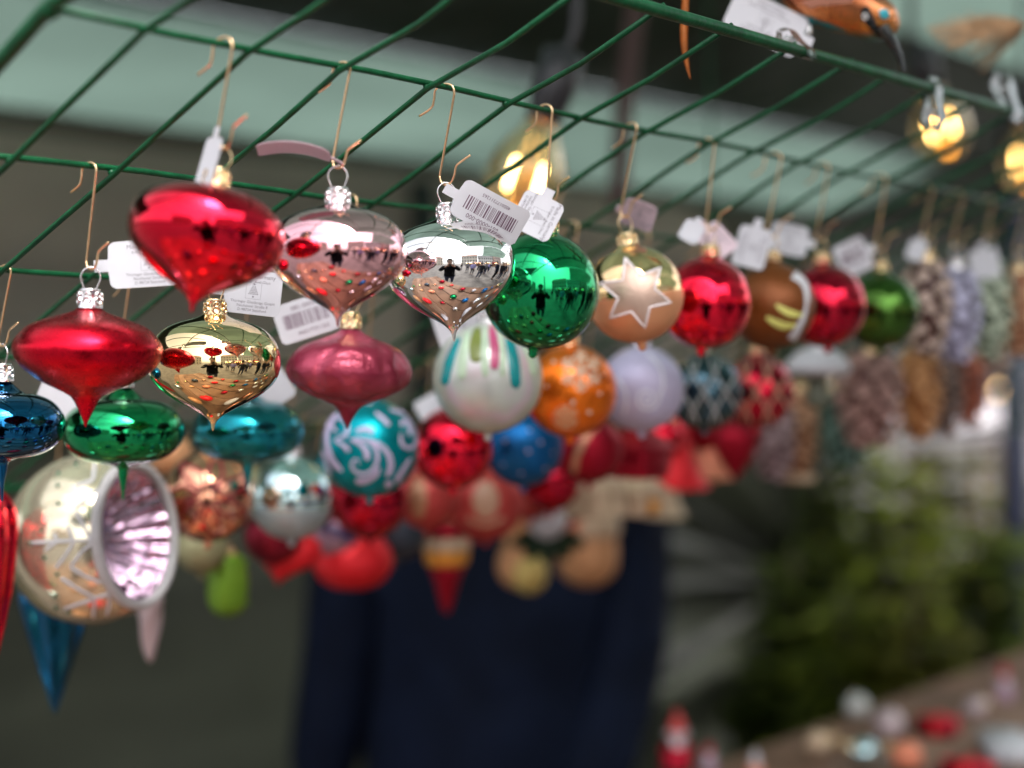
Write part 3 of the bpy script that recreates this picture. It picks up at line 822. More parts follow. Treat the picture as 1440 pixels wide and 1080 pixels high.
G['m_wine'] = matte_mat('satin_wine', (.26, .015, .035), .4); G['m_bright'] = matte_mat('satin_bright_red', (.80, .012, .022), .45, .4); G['m_salmon'] = matte_mat('satin_salmon', (.80, .26, .15), .45, .4)
G['m_cream'] = matte_mat('satin_cream', (.62, .44, .30), .5, .2); G['m_tan'] = matte_mat('satin_tan', (.62, .30, .14), .45, .3); G['m_yellow'] = matte_mat('satin_yellow', (.62, .45, .14), .45, .3); G['m_slate'] = matte_mat('satin_slate', (.05, .065, .09), .4, .5)
G['m_rosy'] = matte_mat('satin_rosy', (.50, .05, .045), .45, .4); G['m_white2'] = matte_mat('snow_white', (.60, .58, .62), .6, 0.); G['m_holly'] = matte_mat('holly_green', (.008, .035, .012), .4, .2)
G['m_amber'] = matte_mat('satin_amber', (.82, .34, .05), .35, .5); G['m_cucumber'] = matte_mat('satin_cucumber', (.17, .33, .02), .35, .4); G['m_olive'] = matte_mat('satin_olive', (.32, .30, .16), .5, .3); G['m_mauve'] = matte_mat('satin_mauve', (.42, .26, .34), .45, .4)
G['m_icicle'] = matte_mat('satin_icicle', (.52, .40, .42), .4, .3)
W_PAINT = mat('paint_white', (.58, .57, .60), .5, 0, .06, 300, .3, 900, .0004)
P_PAINT = mat('paint_lilac', (.56, .48, .70), .5, 0, .06, 300, .3, 900, .0004)

# two-tone: mirrored gold above, satin peach below
def two_tone(name, ctop, cbot, edge, nx=0., ny=0., rtop=.03, rbot=.4):
    m, n, l, b = new_mat(name)
    tc = n.new('ShaderNodeTexCoord'); sp = n.new('ShaderNodeSeparateXYZ'); l.new(tc.outputs['Object'], sp.inputs[0])
    gt = n.new('ShaderNodeMapRange'); gt.inputs['From Min'].default_value = edge - .0006; gt.inputs['From Max'].default_value = edge + .0006
    l.new(sp.outputs['Z'], gt.inputs['Value'])
    mx = n.new('ShaderNodeMix'); mx.data_type = 'RGBA'; l.new(gt.outputs[0], mx.inputs['Factor'])
    mx.inputs['A'].default_value = (*cbot, 1); mx.inputs['B'].default_value = (*ctop, 1); l.new(mx.outputs['Result'], b.inputs['Base Color'])
    mr = n.new('ShaderNodeMapRange'); l.new(gt.outputs[0], mr.inputs['Value']); mr.inputs['To Min'].default_value = rbot; mr.inputs['To Max'].default_value = rtop
    l.new(mr.outputs[0], b.inputs['Roughness'])
    mm = n.new('ShaderNodeMapRange'); l.new(gt.outputs[0], mm.inputs['Value']); mm.inputs['To Min'].default_value = .6; mm.inputs['To Max'].default_value = 1
    l.new(mm.outputs[0], b.inputs['Metallic'])
    return m
G['peach'] = two_tone('glass_gold_over_peach', (.90, .62, .32), (.80, .36, .18), -.0010)
G['ice_two'] = two_tone('glass_ice_over_frost', (.60, .78, .80), (.44, .54, .58), -.006, rbot=.5)

# ---------------------------------------------------------------- row one (nearest wire)
bauble('red', 'onion_bauble', 'shiny mirror red onion bauble hanging tilted at the near end of the first wire', 'bauble', 291, 325, 220, 1, G['red'], 'bulb', .68, 1.08, 9, 'gold', .3, roll=-9)
bauble('pink', 'onion_bauble', 'shiny pale pink mirror onion bauble hanging between the red and silver ones', 'bauble', 475, 352, 194, 1, G['pink'], 'bulb', .76, 1.12, 0, 'silver', .1)
bauble('silver', 'onion_bauble', 'shiny silver mirror onion bauble hanging with a barcode tag', 'bauble', 633, 372, 184, 1, G['silver'], 'bulb', .80, 1.19, -3, 'silver', .2)
bauble('green', 'ball_bauble', 'shiny mirror green ball bauble hanging beside the silver onion', 'bauble', 760, 409, 166, 1, G['green'], 'ball', tilt=7, cap='gold')
rt, c, r = bauble('gold_star', 'ball_bauble', 'gold and peach ball bauble with a silver glitter star', 'bauble', 893, 414, 137, 1, G['peach'], 'ball', tilt=-8, cap='gold', ring_yaw=.4)
D = Deco(c, r)
tips = [((495 - 525) / 205, (440 - 285) / 205), ((632 - 525) / 205, (440 - 345) / 205), ((655 - 525) / 205, (440 - 492) / 205), ((535 - 525) / 205, (440 - 580) / 205), ((398 - 525) / 205, (440 - 520) / 205), ((378 - 525) / 205, (440 - 372) / 205)]
ol = []
for i, a in enumerate(tips):
    b = tips[(i + 1) % 6]
    m_ = ((a[0] + b[0]) * .30, (a[1] + b[1]) * .30)
    for k in range(6): ol.append((a[0] + (m_[0] - a[0]) * k / 6, a[1] + (m_[1] - a[1]) * k / 6))
    for k in range(6): ol.append((m_[0] + (b[0] - m_[0]) * k / 6, m_[1] + (b[1] - m_[1]) * k / 6))
D.blob(.05, .0, ol); D.done('star', matte_mat('star_silver', (.62, .43, .34), .4, .6), rt)
D.stroke([(x + .05, y) for x, y in ol] + [(ol[0][0] + .05, ol[0][1])], lambda f: .05, .0006, 1); D.done('star_outline', mat('star_frost', (.86, .76, .76), .6, 0, .15, 900, .6, 1500, .0006), rt)
bauble('red_ball', 'ball_bauble', 'shiny mirror red ball bauble hanging beside the gold star ball', 'bauble', 992, 426, 130, 1, G['red'], 'ball', tilt=5, cap='gold')
rt, c, r = bauble('brown', 'ball_bauble', 'satin amber brown ball bauble with yellow leaf strokes and a white petal edge', 'bauble', 1085, 430, 121, 1, G['m_brown'], 'ball', cap='gold')
D = Deco(c, r)
D.stroke([(.10, .02), (.30, -.12), (.52, -.20), (.70, -.21)], lambda f: .15 * math.sin(math.pi * (.08 + .84 * f)) + .01)
D.stroke([(.0 - .12, -.26), (.08, -.38), (.30, -.46), (.55, -.44)], lambda f: .17 * math.sin(math.pi * (.08 + .84 * f)) + .01)
D.done('leaf_strokes', mat('paint_yellow', (.62, .60, .16), .5, 0, .08, 200), rt)
D.stroke([(.50, .72), (.74, .50), (.80, .15), (.74, -.2), (.60, -.52), (.45, -.78)], lambda f: .07 + .24 * abs(.5 - f) * 1.2); D.done('petal', W_PAINT, rt)
bauble('dark_red', 'ball_bauble', 'shiny dark red ball bauble hanging right of the brown one', 'bauble', 1160, 430, 116, 1, G['darkred'], 'ball', tilt=-4, cap='gold')
bauble('moss', 'ball_bauble', 'mossy dark green ball bauble at the end of the ball row', 'bauble', 1238, 437, 108, 1, G['dgreen'], 'ball', cap='gold')

def cone(key, label, x, y, w, h, row, core, tip, cap='gold', dens=1.0, dv=0.):
    v = ROWV[row] + dv; c = P(x, y, v); z = depth(c); rr = w / 2 / FPX * z; hh = h / 2 / FPX * z
    root = empty('pine_cone_bauble', c); tag(root, label, 'bauble', 'pine cone baubles at the far end')
    pr = [(.18, 1.0), (.46, .94), (.76, .78), (.95, .52), (1.0, .25), (.95, -.05), (.84, -.36), (.66, -.66), (.42, -.88), (.2, -.98), (0, -1.0)]
    pr = resample([(a * rr * .9, b * hh) for a, b in pr], 2)
    bm = bmesh.new(); lathe(bm, [(a * .93, b) for a, b in pr], 28); mesh_obj('core', bm, core, root)
    bm = bmesh.new(); n = int(64 * dens); rj = random.Random(key)
    for k in range(n):
        t = (k + .5) / n; zz = 1 - 2 * t
        q = next(i for i in range(len(pr) - 1) if pr[i + 1][1] <= zz * hh + 1e-9)
        f = (pr[q][1] - zz * hh) / max(1e-9, pr[q][1] - pr[q + 1][1]); ra = pr[q][0] + (pr[q + 1][0] - pr[q][0]) * f
        a = k * 2.39996 + rj.uniform(-.22, .22); zz += rj.uniform(-.02, .02)
        zz = max(-.985, min(.985, zz))
        o_ = Vector((math.cos(a), math.sin(a), 0)); sd = Vector((-math.sin(a), math.cos(a), 0))
        p0 = o_ * ra * .97 + UP * zz * hh; sj = rj.uniform(.75, 1.15) * (.6 + .4 * min(1, ra / rr)); L = rr * .50 * sj; w_ = rr * .38 * sj
        vs = [bm.verts.new(p0 + UP * L * .5 - sd * w_ * .5), bm.verts.new(p0 + UP * L * .5 + sd * w_ * .5), bm.verts.new(p0 - UP * L * .1 + sd * w_ + o_ * rr * .30), bm.verts.new(p0 - UP * L * .55 + o_ * rr * .30), bm.verts.new(p0 - UP * L * .1 - sd * w_ + o_ * rr * .30), bm.verts.new(p0 - UP * L * .25)]
        for fc in ((0, 1, 2, 3), (0, 3, 4), (2, 5, 3), (3, 5, 4)):
            bm.faces.new([vs[i] for i in fc])
    o = mesh_obj('scales', bm, tip, root, False); o['kind'] = 'stuff'
    cm = M['gold_cap'] if cap == 'gold' else M['silver']
    share('cap', CAP_ME, root, cm).location = (0, 0, hh - .001)
    lp = share('loop', LOOP_ME, root, cm); lp.location = (0, 0, hh - .001); lp.rotation_euler = (0, 0, YAW - R(90))
    hk = c + UP * (hh + LOOP_TOP - .0016)
    hook(Vector((hk.x, ROWV[row], wire_h(row, hk.x) + .0021)), hk, 'thin brass wire hook holding the ' + label, len(BAUBLES))
    BAUBLES[key] = (root, c, rr, hk)
CM = lambda n, c: matte_mat('cone_' + n, tuple(q * (.60 if '_tip' not in n and n not in ('frost', 'lilac', 'pale_sage') else 1.0) for q in c), .45, .1)
cone('c1', 'brown pine cone bauble with frosted white scale tips', 1303, 432, 62, 136, 1, CM('brown', (.10, .03, .02)), CM('frost', (.50, .36, .30)))
cone('c2', 'smooth lavender pine cone bauble', 1345, 442, 62, 134, 1, CM('lavender', (.36, .33, .46)), CM('lilac', (.46, .43, .58)), 'silver')
cone('c3', 'pale grey green pine cone bauble', 1390, 434, 60, 138, 1, CM('sage', (.16, .22, .14)), CM('pale_sage', (.46, .50, .38)), 'silver')
cone('c4', 'copper orange pine cone bauble at the right edge', 1434, 440, 58, 120, 1, CM('copper', (.34, .09, .03)), CM('copper_tip', (.50, .26, .15)))

# ---------------------------------------------------------------- row two
bauble('matte_red', 'onion_bauble', 'large satin red onion bauble hanging low on the second wire', 'bauble', 124, 490, 206, 2, G['m_red'], 'onion', .68, 1.08, 2, 'silver', .2)
bauble('gold', 'onion_bauble', 'shiny mirror gold onion bauble hanging below the mirror red one', 'bauble', 301, 508, 186, 2, G['gold'], 'bulb', .80, 1.06, 1, 'gold', .5)
m, n, l, b = new_mat('satin_ice_flower')
vo = n.new('ShaderNodeTexVoronoi'); vo.feature = 'SMOOTH_F1'; vo.inputs['Scale'].default_value = 85; tc = n.new('ShaderNodeTexCoord'); mp = n.new('ShaderNodeMapping'); mp.inputs['Scale'].default_value = (1, 1, .55)
nz = noise(n, l, 60, 4); ad = n.new('ShaderNodeVectorMath'); ad.operation = 'MULTIPLY_ADD'; ad.inputs[1].default_value = (.02,) * 3
l.new(nz.outputs['Color'], ad.inputs[0]); l.new(tc.outputs['Object'], ad.inputs[2]); l.new(ad.outputs[0], mp.inputs['Vector']); l.new(mp.outputs[0], vo.inputs['Vector'])
rr_ = ramp(n, l, vo.outputs['Distance'], (.58, .085, .15), (.24, .012, .04), .10, .55); l.new(rr_.outputs[0], b.inputs['Base Color'])
b.inputs['Metallic'].default_value = .4; b.inputs['Roughness'].default_value = .34; bump(n, l, b, vo.outputs['Distance'], .9, .004)
G['ice_rasp'] = m
bauble('raspberry', 'onion_bauble', 'frosted raspberry pink onion bauble hanging under the pale pink one', 'bauble', 491, 522, 178, 2, G['ice_rasp'], 'onion', .80, .92, 2, 'gold', .2)
m, n, l, b = new_mat('iridescent_white')
lw_ = n.new('ShaderNodeLayerWeight'); lw_.inputs['Blend'].default_value = .45; nz = noise(n, l, 28, 2); ad = n.new('ShaderNodeMath'); ad.operation = 'ADD'; l.new(lw_.outputs['Facing'], ad.inputs[0]); l.new(nz.outputs['Fac'], ad.inputs[1])
cr = n.new('ShaderNodeValToRGB'); l.new(ad.outputs[0], cr.inputs[0]); e = cr.color_ramp.elements; e[0].position = .35; e[0].color = (.68, .60, .63, 1); e[1].position = 1.0; e[1].color = (.56, .60, .52, 1)
for p_, c_ in ((.6, (.60, .65, .60, 1)), (.8, (.70, .58, .65, 1))): q = e.new(min(p_, 1)); q.color = c_
l.new(cr.outputs[0], b.inputs['Base Color']); b.inputs['Metallic'].default_value = .35; b.inputs['Roughness'].default_value = .3
G['iri'] = m
rt, c, r = bauble('drips', 'ball_bauble', 'pearly white ball bauble with teal, pink and green paint drips', 'bauble', 686, 532, 155, 2, G['iri'], 'ball', cap='silver')
D = Deco(c, r)
TEAL = mat('paint_teal', (.0, .26, .28), .25, 0, .1, 200); OLIVE = mat('paint_olive', (.20, .24, .05), .3, 0, .1, 200); PINKP = mat('paint_pink', (.55, .08, .20), .3, 0, .1, 200); MINT = mat('paint_mint', (.52, .66, .48), .3, 0, .1, 200)
def drip(x0, y0, x1, y1, w, m_):
    D.stroke([(x0, y0), (x0 * .5 + x1 * .5 + (.03 if x1 > 0 else -.03), (y0 + y1) / 2), (x1, y1)], lambda f: w * (.35 + .65 * math.sin(math.pi * min(.97, .05 + .72 * f)) if f < .9 else .9 - 6 * (f - .9) ** 1), .0005, 10)
    D.done('paint_drip', m_, rt)
drip(-.52, .72, -.78, -.12, .17, TEAL); drip(-.18, .90, -.20, .28, .22, OLIVE); drip(.06, .94, .12, .16, .16, PINKP); drip(.34, .88, .50, -.18, .20, TEAL); drip(-.36, .82, -.46, -.02, .17, MINT); drip(-.04, .90, -.04, .02, .13, MINT); drip(.60, .74, .84, .05, .15, MINT); drip(.20, .90, .26, .02, .10, MINT)
rt, c, r = bauble('orange', 'ball_bauble', 'satin orange ball bauble with pale painted snowflakes', 'bauble', 802, 550, 130, 2, G['m_orange'], 'ball', cap='gold')
D = Deco(c, r)
def flake(cx, cy, R0, w):
    for k in range(6):
        a = math.pi / 6 + k * math.pi / 3; dx, dy = math.cos(a), math.sin(a)
        D.stroke([(cx, cy), (cx + dx * R0 * .5, cy + dy * R0 * .5), (cx + dx * R0, cy + dy * R0)], w)
        for f in (.45, .72):
            for s in (-1, 1):
                b_ = a + s * 1.0; L = R0 * (.42 if f < .6 else .28)
                D.stroke([(cx + dx * R0 * f, cy + dy * R0 * f), (cx + dx * R0 * f + math.cos(b_) * L * .5, cy + dy * R0 * f + math.sin(b_) * L * .5), (cx + dx * R0 * f + math.cos(b_) * L, cy + dy * R0 * f + math.sin(b_) * L)], w * .8)
flake(.22, .42, .46, .075); D.done('snowflake', mat('paint_peach', (.82, .52, .36), .5), rt)
flake(-.10, -.56, .24, .05)
D.stroke([(-.10 + .26 * math.cos(t * .449), -.56 + .24 * math.sin(t * .449)) for t in range(15)], .03); D.done('snowflake', mat('paint_peach_dim', (.80, .42, .22), .5), rt)
for (x, y, s) in ((.06, -.24, .05), (.62, -.05, .04), (.40, -.45, .05), (-.5, .1, .03), (.55, .75, .03), (-.35, .62, .04), (.7, .35, .03)): D.dot(x, y, s)
D.done('snow_dots', mat('paint_peach_dot', (.82, .56, .42), .5), rt)
rt, c, r = bauble('lavender', 'ball_bauble', 'satin pale lavender ball bauble with a tonal painted spiral', 'bauble', 902, 547, 120, 2, G['m_lav'], 'ball', cap='silver')
D = Deco(c, r)
def spiral(cx, cy, R0, turns, w, ph=0., sgn=1):
    n = int(turns * 14)
    D.stroke([(cx + R0 * (k / n) * math.cos(ph + sgn * k * .449), cy + R0 * (k / n) * math.sin(ph + sgn * k * .449)) for k in range(2, n + 1)], w, .0004, 2)
spiral(.12, -.22, .30, 2.2, .05); D.stroke([(.40, -.25), (.50, .15), (.40, .55), (.1, .85)], .05); D.stroke([(-.6, .3), (-.35, -.1), (-.4, -.6)], .05)
D.done('painted_spiral', mat('paint_lav', (.84, .82, .90), .6), rt)
def lattice(key, label, x, y, d, row, base, paint, k=3.0, w=.07):
    rt, c, r = bauble(key, 'ball_bauble', label, 'bauble', x, y, d, row, base, 'ball', cap='gold')
    D = Deco(c, r)
    for s in (-1, 1):
        for i in range(-2, 3):
            o_ = i * .56
            pts = []
            for t in range(-8, 9):
                q = t / 8 * .98; p = o_ + s * q * .62 * math.sqrt(max(.05, 1 - q * q * .55))
                if p * p + q * q < .97: pts.append((p, q))
            if len(pts) > 3: D.stroke(pts, w, .0006, 3)
    D.done('lattice_lines', paint, rt)
lattice('lattice_teal', 'dark teal ball bauble crossed by a white glitter lattice', 990, 551, 108, 2, G['slate'], glitter_mat('glitter_pale', (.70, .68, .66)), w=.055)
lattice('lattice_red', 'dark red ball bauble crossed by a gold lattice', 1064, 551, 104, 2, G['darkred'], glitter_mat('glitter_gold', (.72, .50, .34)), w=.06)
MUSH = [(.14, 1.05), (.20, .95), (.60, .82), (.92, .50), (1.0, .25), (.80, .12), (.3, .08), (0, .07)]
bauble('mushroom', 'mushroom_bauble', 'white capped mushroom bauble behind the dark red ball', 'bauble', 1150, 532, 92, 2, G['m_white2'], MUSH, cap='silver')
bm = bmesh.new(); rt, c, r, _ = BAUBLES['mushroom']; lathe(bm, resample([(.30 * r, .09 * r), (.30 * r, -.3 * r), (.38 * r, -.75 * r), (.2 * r, -.9 * r), (0, -.92 * r)], 2), 24); mesh_obj('stem', bm, matte_mat('stem_dark', (.12, .13, .09), .5, 0), rt)
cone('c5', 'wide rosy brown pine cone bauble under the mossy green ball', 1223, 562, 84, 132, 2, CM('rosy', (.26, .11, .09)), CM('rosy_tip', (.40, .22, .19)))
cone('c6', 'golden brown pine cone bauble on the second wire', 1290, 555, 62, 124, 2, CM('golden', (.50, .16, .03)), CM('golden_tip', (.56, .26, .10)))
cone('c7', 'dark brown pine cone bauble on the second wire', 1330, 552, 46, 120, 2, CM('dark', (.10, .06, .05)), CM('dark_tip', (.28, .17, .14)))
cone('c8', 'rust red pine cone bauble on the second wire', 1362, 548, 46, 100, 2, CM('rust', (.26, .05, .02)), CM('rust_tip', (.40, .10, .05)))
cone('c13', 'pale tan pine cone bauble at the right end of the second wire', 1398, 480, 50, 92, 2, CM('tan', (.34, .24, .20)), CM('tan_tip', (.46, .32, .26)))

# ---------------------------------------------------------------- row three
bauble('blue', 'onion_bauble', 'shiny deep blue flattened onion bauble at the left edge', 'bauble', 3, 598, 172, 3, G['blue'], 'flat', .86, 1.25, 0, 'silver')
bauble('green_flat', 'onion_bauble', 'shiny mirror green flattened onion bauble under the satin red one', 'bauble', 173, 606, 170, 3, G['green'], 'flat', .86, 1.15, 0, 'silver')
bauble('teal_flat', 'onion_bauble', 'shiny teal flattened onion bauble under the gold one', 'bauble', 348, 606, 158, 3, G['teal'], 'flat', .82, 1.10, 0, 'silver')
rt, c, r = bauble('swirl', 'ball_bauble', 'satin teal ball bauble with lilac painted swirls', 'bauble', 520, 630, 138, 3, G['m_teal'], 'ball', cap='silver')
D = Deco(c, r)
q_ = lambda x, y: ((x - 460) / 358, (405 - y) / 358)
def sw(pts, w0, w1=None):
    D.stroke([q_(*p) for p in pts], (lambda f: (w0 + ((w1 or w0) - w0) * f) * min(1, .3 + 5 * min(f, 1 - f))), .0005, 8)
sw([(385, 525), (375, 490), (345, 495), (335, 540), (370, 580), (430, 590), (490, 550), (515, 470), (490, 390), (420, 345), (340, 340)], .04, .10)
sw([(360, 640), (430, 640), (500, 600), (530, 540)], .16, .06); sw([(580, 610), (610, 540), (590, 450), (520, 380), (430, 340)], .13, .07)
sw([(440, 490), (435, 430), (390, 375), (320, 345)], .13, .06); sw([(310, 430), (280, 390), (210, 350)], .10, .05); sw([(265, 570), (210, 520), (170, 440), (150, 340), (170, 220), (230, 150)], .12, .09)
sw([(180, 590), (150, 520), (125, 420)], .06); sw([(240, 290), (200, 270), (195, 200), (250, 190), (300, 240), (290, 310), (210, 345)], .05, .09); sw([(490, 295), (430, 270), (360, 290)], .16, .08)
sw([(600, 245), (560, 200), (500, 150)], .10, .07); sw([(680, 250), (720, 210), (750, 250), (740, 320)], .11, .09); sw([(680, 300), (690, 380), (750, 410), (800, 350), (770, 200), (690, 150), (600, 130)], .07, .09)
sw([(650, 650), (690, 580), (750, 480)], .14, .06); sw([(600, 690), (590, 660), (620, 670)], .12)
D.done('painted_swirls', P_PAINT, rt)
bauble('red_mid', 'ball_bauble', 'shiny red ball bauble between the teal swirl and the blue starry ones', 'bauble', 637, 630, 116, 3, G['red'], 'ball', cap='gold')
rt, c, r = bauble('starry', 'ball_bauble', 'satin blue ball bauble dotted with tiny pink stars', 'bauble', 736, 628, 112, 3, G['m_blue'], 'ball', cap='silver')
D = Deco(c, r)
for (x, y, s) in ((.12, -.12, .065), (.42, .10, .055), (-.05, -.66, .05), (.55, -.55, .05), (-.45, .15, .05), (.15, .4, .05), (-.5, -.45, .04), (.72, -.15, .04)):
    D.blob(x, y, [((s if k % 2 == 0 else s * .5) * math.cos(math.pi * k / 5 + .3), (s if k % 2 == 0 else s * .5) * math.sin(math.pi * k / 5 + .3)) for k in range(10)], .0004, 2)
D.done('stars', mat('paint_rose', (.62, .42, .46), .5), rt)
rt, c, r = bauble('band', 'ball_bauble', 'dark red ball bauble with a gold painted ribbon', 'bauble', 828, 632, 96, 3, G['m_dred'], 'ball', cap='gold')
D = Deco(c, r); D.stroke([(.35, .85), (-.05, .40), (-.35, -.2), (-.42, -.7)], .20); D.done('ribbon', mat('paint_goldish', (.55, .28, .16), .4, .5), rt)
HOUSE = [(.12, 1.0), (.18, .92), (.5, .55), (.98, .10), (1.0, .0), (.86, -.05), (.86, -.30), (.92, -.36), (.84, -.42), (.80, -.80), (.70, -.92), (0, -.95)]
def four(a, i): return 1 / max(abs(math.cos(a)), abs(math.sin(a))) ** .7
bauble('lantern', 'house_bauble', 'dark red roofed cottage bauble beside the red pointed hats', 'bauble', 897, 632, 86, 3, G['m_dred'], HOUSE, cap='gold', mod=four)
TOP = [(.12, 1.15), (.3, 1.08), (.75, .85), (1.0, .45), (.98, .1), (.82, -.35), (.58, -.8), (.30, -1.2), (.10, -1.45), (0, -1.5)]
bauble('strawberry', 'drop_bauble', 'satin dark red strawberry drop bauble next to the salmon one', 'bauble', 1034, 625, 66, 3, G['m_dred'], TOP, cap='gold')
BELL = [(.12, 1.4), (.2, 1.3), (.36, .9), (.5, .4), (.66, -.1), (.85, -.5), (1.0, -.74), (.98, -.82), (0, -.78)]
bauble('bell_red', 'bell_bauble', 'bright red bell shaped bauble', 'bauble', 950, 648, 92, 4, G['m_bright'], BELL, cap='gold')
bauble('bell_salmon', 'bell_bauble', 'satin salmon bell shaped bauble beside the strawberry drop', 'bauble', 996, 640, 78, 4, G['m_salmon'], BELL, cap='gold')
cone('c9', 'mauve pine cone bauble under the gold lattice ball', 1088, 615, 56, 120, 3, CM('mauve', (.24, .13, .14)), CM('mauve_tip', (.38, .25, .26)))
cone('c10', 'pale orange pine cone bauble with a cream foot', 1124, 608, 48, 124, 3, CM('orange', (.48, .17, .07)), CM('orange_tip', (.60, .32, .18)))
bm = bmesh.new(); lathe(bm, [(.5, 0), (.95, -.1), (1, -.4), (.8, -.5), (0, -.5)], 20)
_, c_, r_, _ = BAUBLES['c10']; bmesh.ops.scale(bm, vec=(r_, r_, r_), verts=bm.verts); o = mesh_obj('foot', bm, G['m_cream'], BAUBLES['c10'][0]); o.location = (0, 0, -r_ * 2.4)
cone('c11', 'dark teal green pine cone bauble hanging before the fir trees', 1190, 602, 62, 112, 3, CM('spruce', (.03, .09, .07)), CM('spruce_tip', (.15, .24, .20)))
cone('c12', 'mossy grey green pine cone bauble below the white mushroom', 1166, 588, 40, 90, 4, CM('moss', (.05, .10, .06)), CM('moss_tip', (.17, .23, .17)))

# ---------------------------------------------------------------- row four
c = P(131, 757, ROWV[4]); z = depth(c); r = 120 / FPX * z
rt = empty('reflector_bauble', c); tag(rt, 'big pearly ball bauble with a pink silver fluted hollow and white zigzags', 'bauble', 'baubles hanging in rows from the grid')
RR, UU, FF = frame(c)
ax = (RR * .83 + UU * .05 + FF * .56).normalized()
Q = ax.to_track_quat('Z', 'Y').to_matrix().to_4x4()
bm = bmesh.new(); th0 = math.acos(.586)
lathe(bm, [(r * math.sin(math.pi - (math.pi - th0) * k / 34), r * math.cos(math.pi - (math.pi - th0) * k / 34)) for k in range(35)], 64, None, Q); mesh_obj('body', bm, G['pearl'], rt)
bm = bmesh.new(); rim = r * math.sin(th0)
lathe(bm, [(rim + .0032 * math.cos(t), r * .586 + .0032 * math.sin(t)) for t in [2 * math.pi * k / 12 for k in range(13)]], 64, None, Q); mesh_obj('rim', bm, mat('rim_white', (.46, .44, .45), .35, 0, .05, 200), rt)
bm = bmesh.new()
pit = [(rim, .586), (rim * .93, .50), (rim * .84, .38), (rim * .74, .26), (rim * .62, .14), (rim * .46, .02), (rim * .24, -.08), (0, -.11)]
lathe(bm, [(a, b * r) for a, b in resample(pit, 2)], 144, lambda a, i: 1 + .055 * math.cos(24 * a) * (1 if i > 0 else 0) + .02 * math.cos(a * 24 + i * 1.6), Q); mesh_obj('hollow', bm, mirror_mat('glass_lilac_pit', (.46, .31, .42), .10, .6), rt)
D = Deco(c, r)
w_ = lambda x, y: ((x - 530) / 480, (550 - y) / 480)
for pts in ([(215, 565), (330, 562), (430, 560), (520, 560)], [(285, 605), (345, 560), (330, 520)], [(340, 700), (385, 640), (430, 570), (400, 480)], [(415, 695), (470, 620), (525, 575), (440, 400)], [(415, 700), (490, 750), (570, 790)], [(365, 755), (440, 810), (540, 870), (610, 850)], [(380, 925), (450, 900), (540, 875), (530, 980)], [(600, 970), (615, 910), (612, 850)], [(440, 270), (530, 235), (540, 130)], [(510, 320), (560, 290), (610, 270)], [(440, 390), (480, 350), (520, 320)]):
    P2 = [w_(*p) for p in pts]
    for a, b in zip(P2, P2[1:]): D.stroke([a, ((a[0] + b[0]) / 2, (a[1] + b[1]) / 2), b], .038, .0008, 4, .6)
D.done('zigzag_lines', W_PAINT, rt)
for p in ((208, 565), (278, 645), (345, 735), (335, 850), (335, 920), (262, 500), (350, 360), (345, 260), (345, 190), (440, 140), (405, 945)): D.dot(*w_(*p), .028, .0005)
D.done('glitter_dots', glitter_mat('glitter_green', (.14, .26, .17)), rt)
cp = share('cap', CAP_ME, rt, M['silver']); cp.location = (0, 0, r - .002); lp = share('loop', LOOP_ME, rt, M['silver']); lp.location = (0, 0, r - .002)
hk = c + UP * (r - .002 + LOOP_TOP); hook(Vector((hk.x, ROWV[4], wire_h(4, hk.x) + .0021)), hk, 'thin brass wire hook holding the big pearly reflector ball', 77)
rt, c, r = bauble('copper', 'ball_bauble', 'shiny copper ball bauble with dark red petal outlines', 'bauble', 292, 698, 128, 4, G['copper'], 'ball', cap='gold')
D = Deco(c, r)
for k in range(7):
    a = k * 2 * math.pi / 7 + .3
    D.stroke([(.15 * math.cos(a), .15 * math.sin(a)), (.55 * math.cos(a + .35), .55 * math.sin(a + .35)), (.9 * math.cos(a + .15), .9 * math.sin(a + .15)), (.55 * math.cos(a - .25), .55 * math.sin(a - .25)), (.15 * math.cos(a), .15 * math.sin(a))], .07)
D.done('petal_lines', mat('paint_maroon', (.25, .02, .03), .35, .4), rt)
bauble('ice', 'ball_bauble', 'pale ice blue ball bauble frosted on its lower half', 'bauble', 410, 700, 118, 4, G['ice_two'], 'ball', cap='silver')
bauble('wine', 'ball_bauble', 'shiny wine red ball bauble under the teal swirl one', 'bauble', 520, 702, 112, 4, G['darkred'], 'ball', cap='gold')
rt, c, r = bauble('santa_a', 'ball_bauble', 'red and brown painted ball bauble under the shiny red one', 'bauble', 600, 700, 88, 4, G['m_rosy'], 'ball', cap='gold')
D = Deco(c, r); D.blob(-.25, 0, [(.3 * math.cos(k * .45), .7 * math.sin(k * .45)) for k in range(14)]); D.done('painted_patch', mat('paint_tan', (.45, .22, .12), .4, .3), rt)
rt, c, r = bauble('santa_b', 'ball_bauble', 'rosy red ball bauble with a cream painted face patch', 'bauble', 683, 706, 108, 4, G['m_rosy'], 'ball', cap='gold')
D = Deco(c, r); D.blob(.0, .05, [(.36 * math.cos(k * .45), .5 * math.sin(k * .45)) for k in range(14)]); D.stroke([(-.5, -.4), (0, -.6), (.5, -.4)], .12); D.done('painted_patch', mat('paint_cream', (.50, .28, .18), .4), rt)
bauble('stripe', 'ball_bauble', 'deep red ball bauble tucked behind the gold ribbon one', 'bauble', 775, 678, 84, 4, G['darkred'], 'ball', cap='gold')
bauble('cottage', 'house_bauble', 'cream walled cottage bauble hanging over the tan boot', 'bauble', 838, 690, 76, 4, G['m_cream'], [(.12, 1.0), (.3, .92), (.62, .5), (.80, .1), (.84, -.3), (.9, -.7), (.9, -.95), (0, -.98)], cap='gold', mod=four)
rt, c, r = bauble('gold_lantern', 'house_bauble', 'gold and cream lantern bauble left of the bright red bell', 'bauble', 893, 690, 74, 4, G['m_cream'], HOUSE, cap='gold', mod=four)
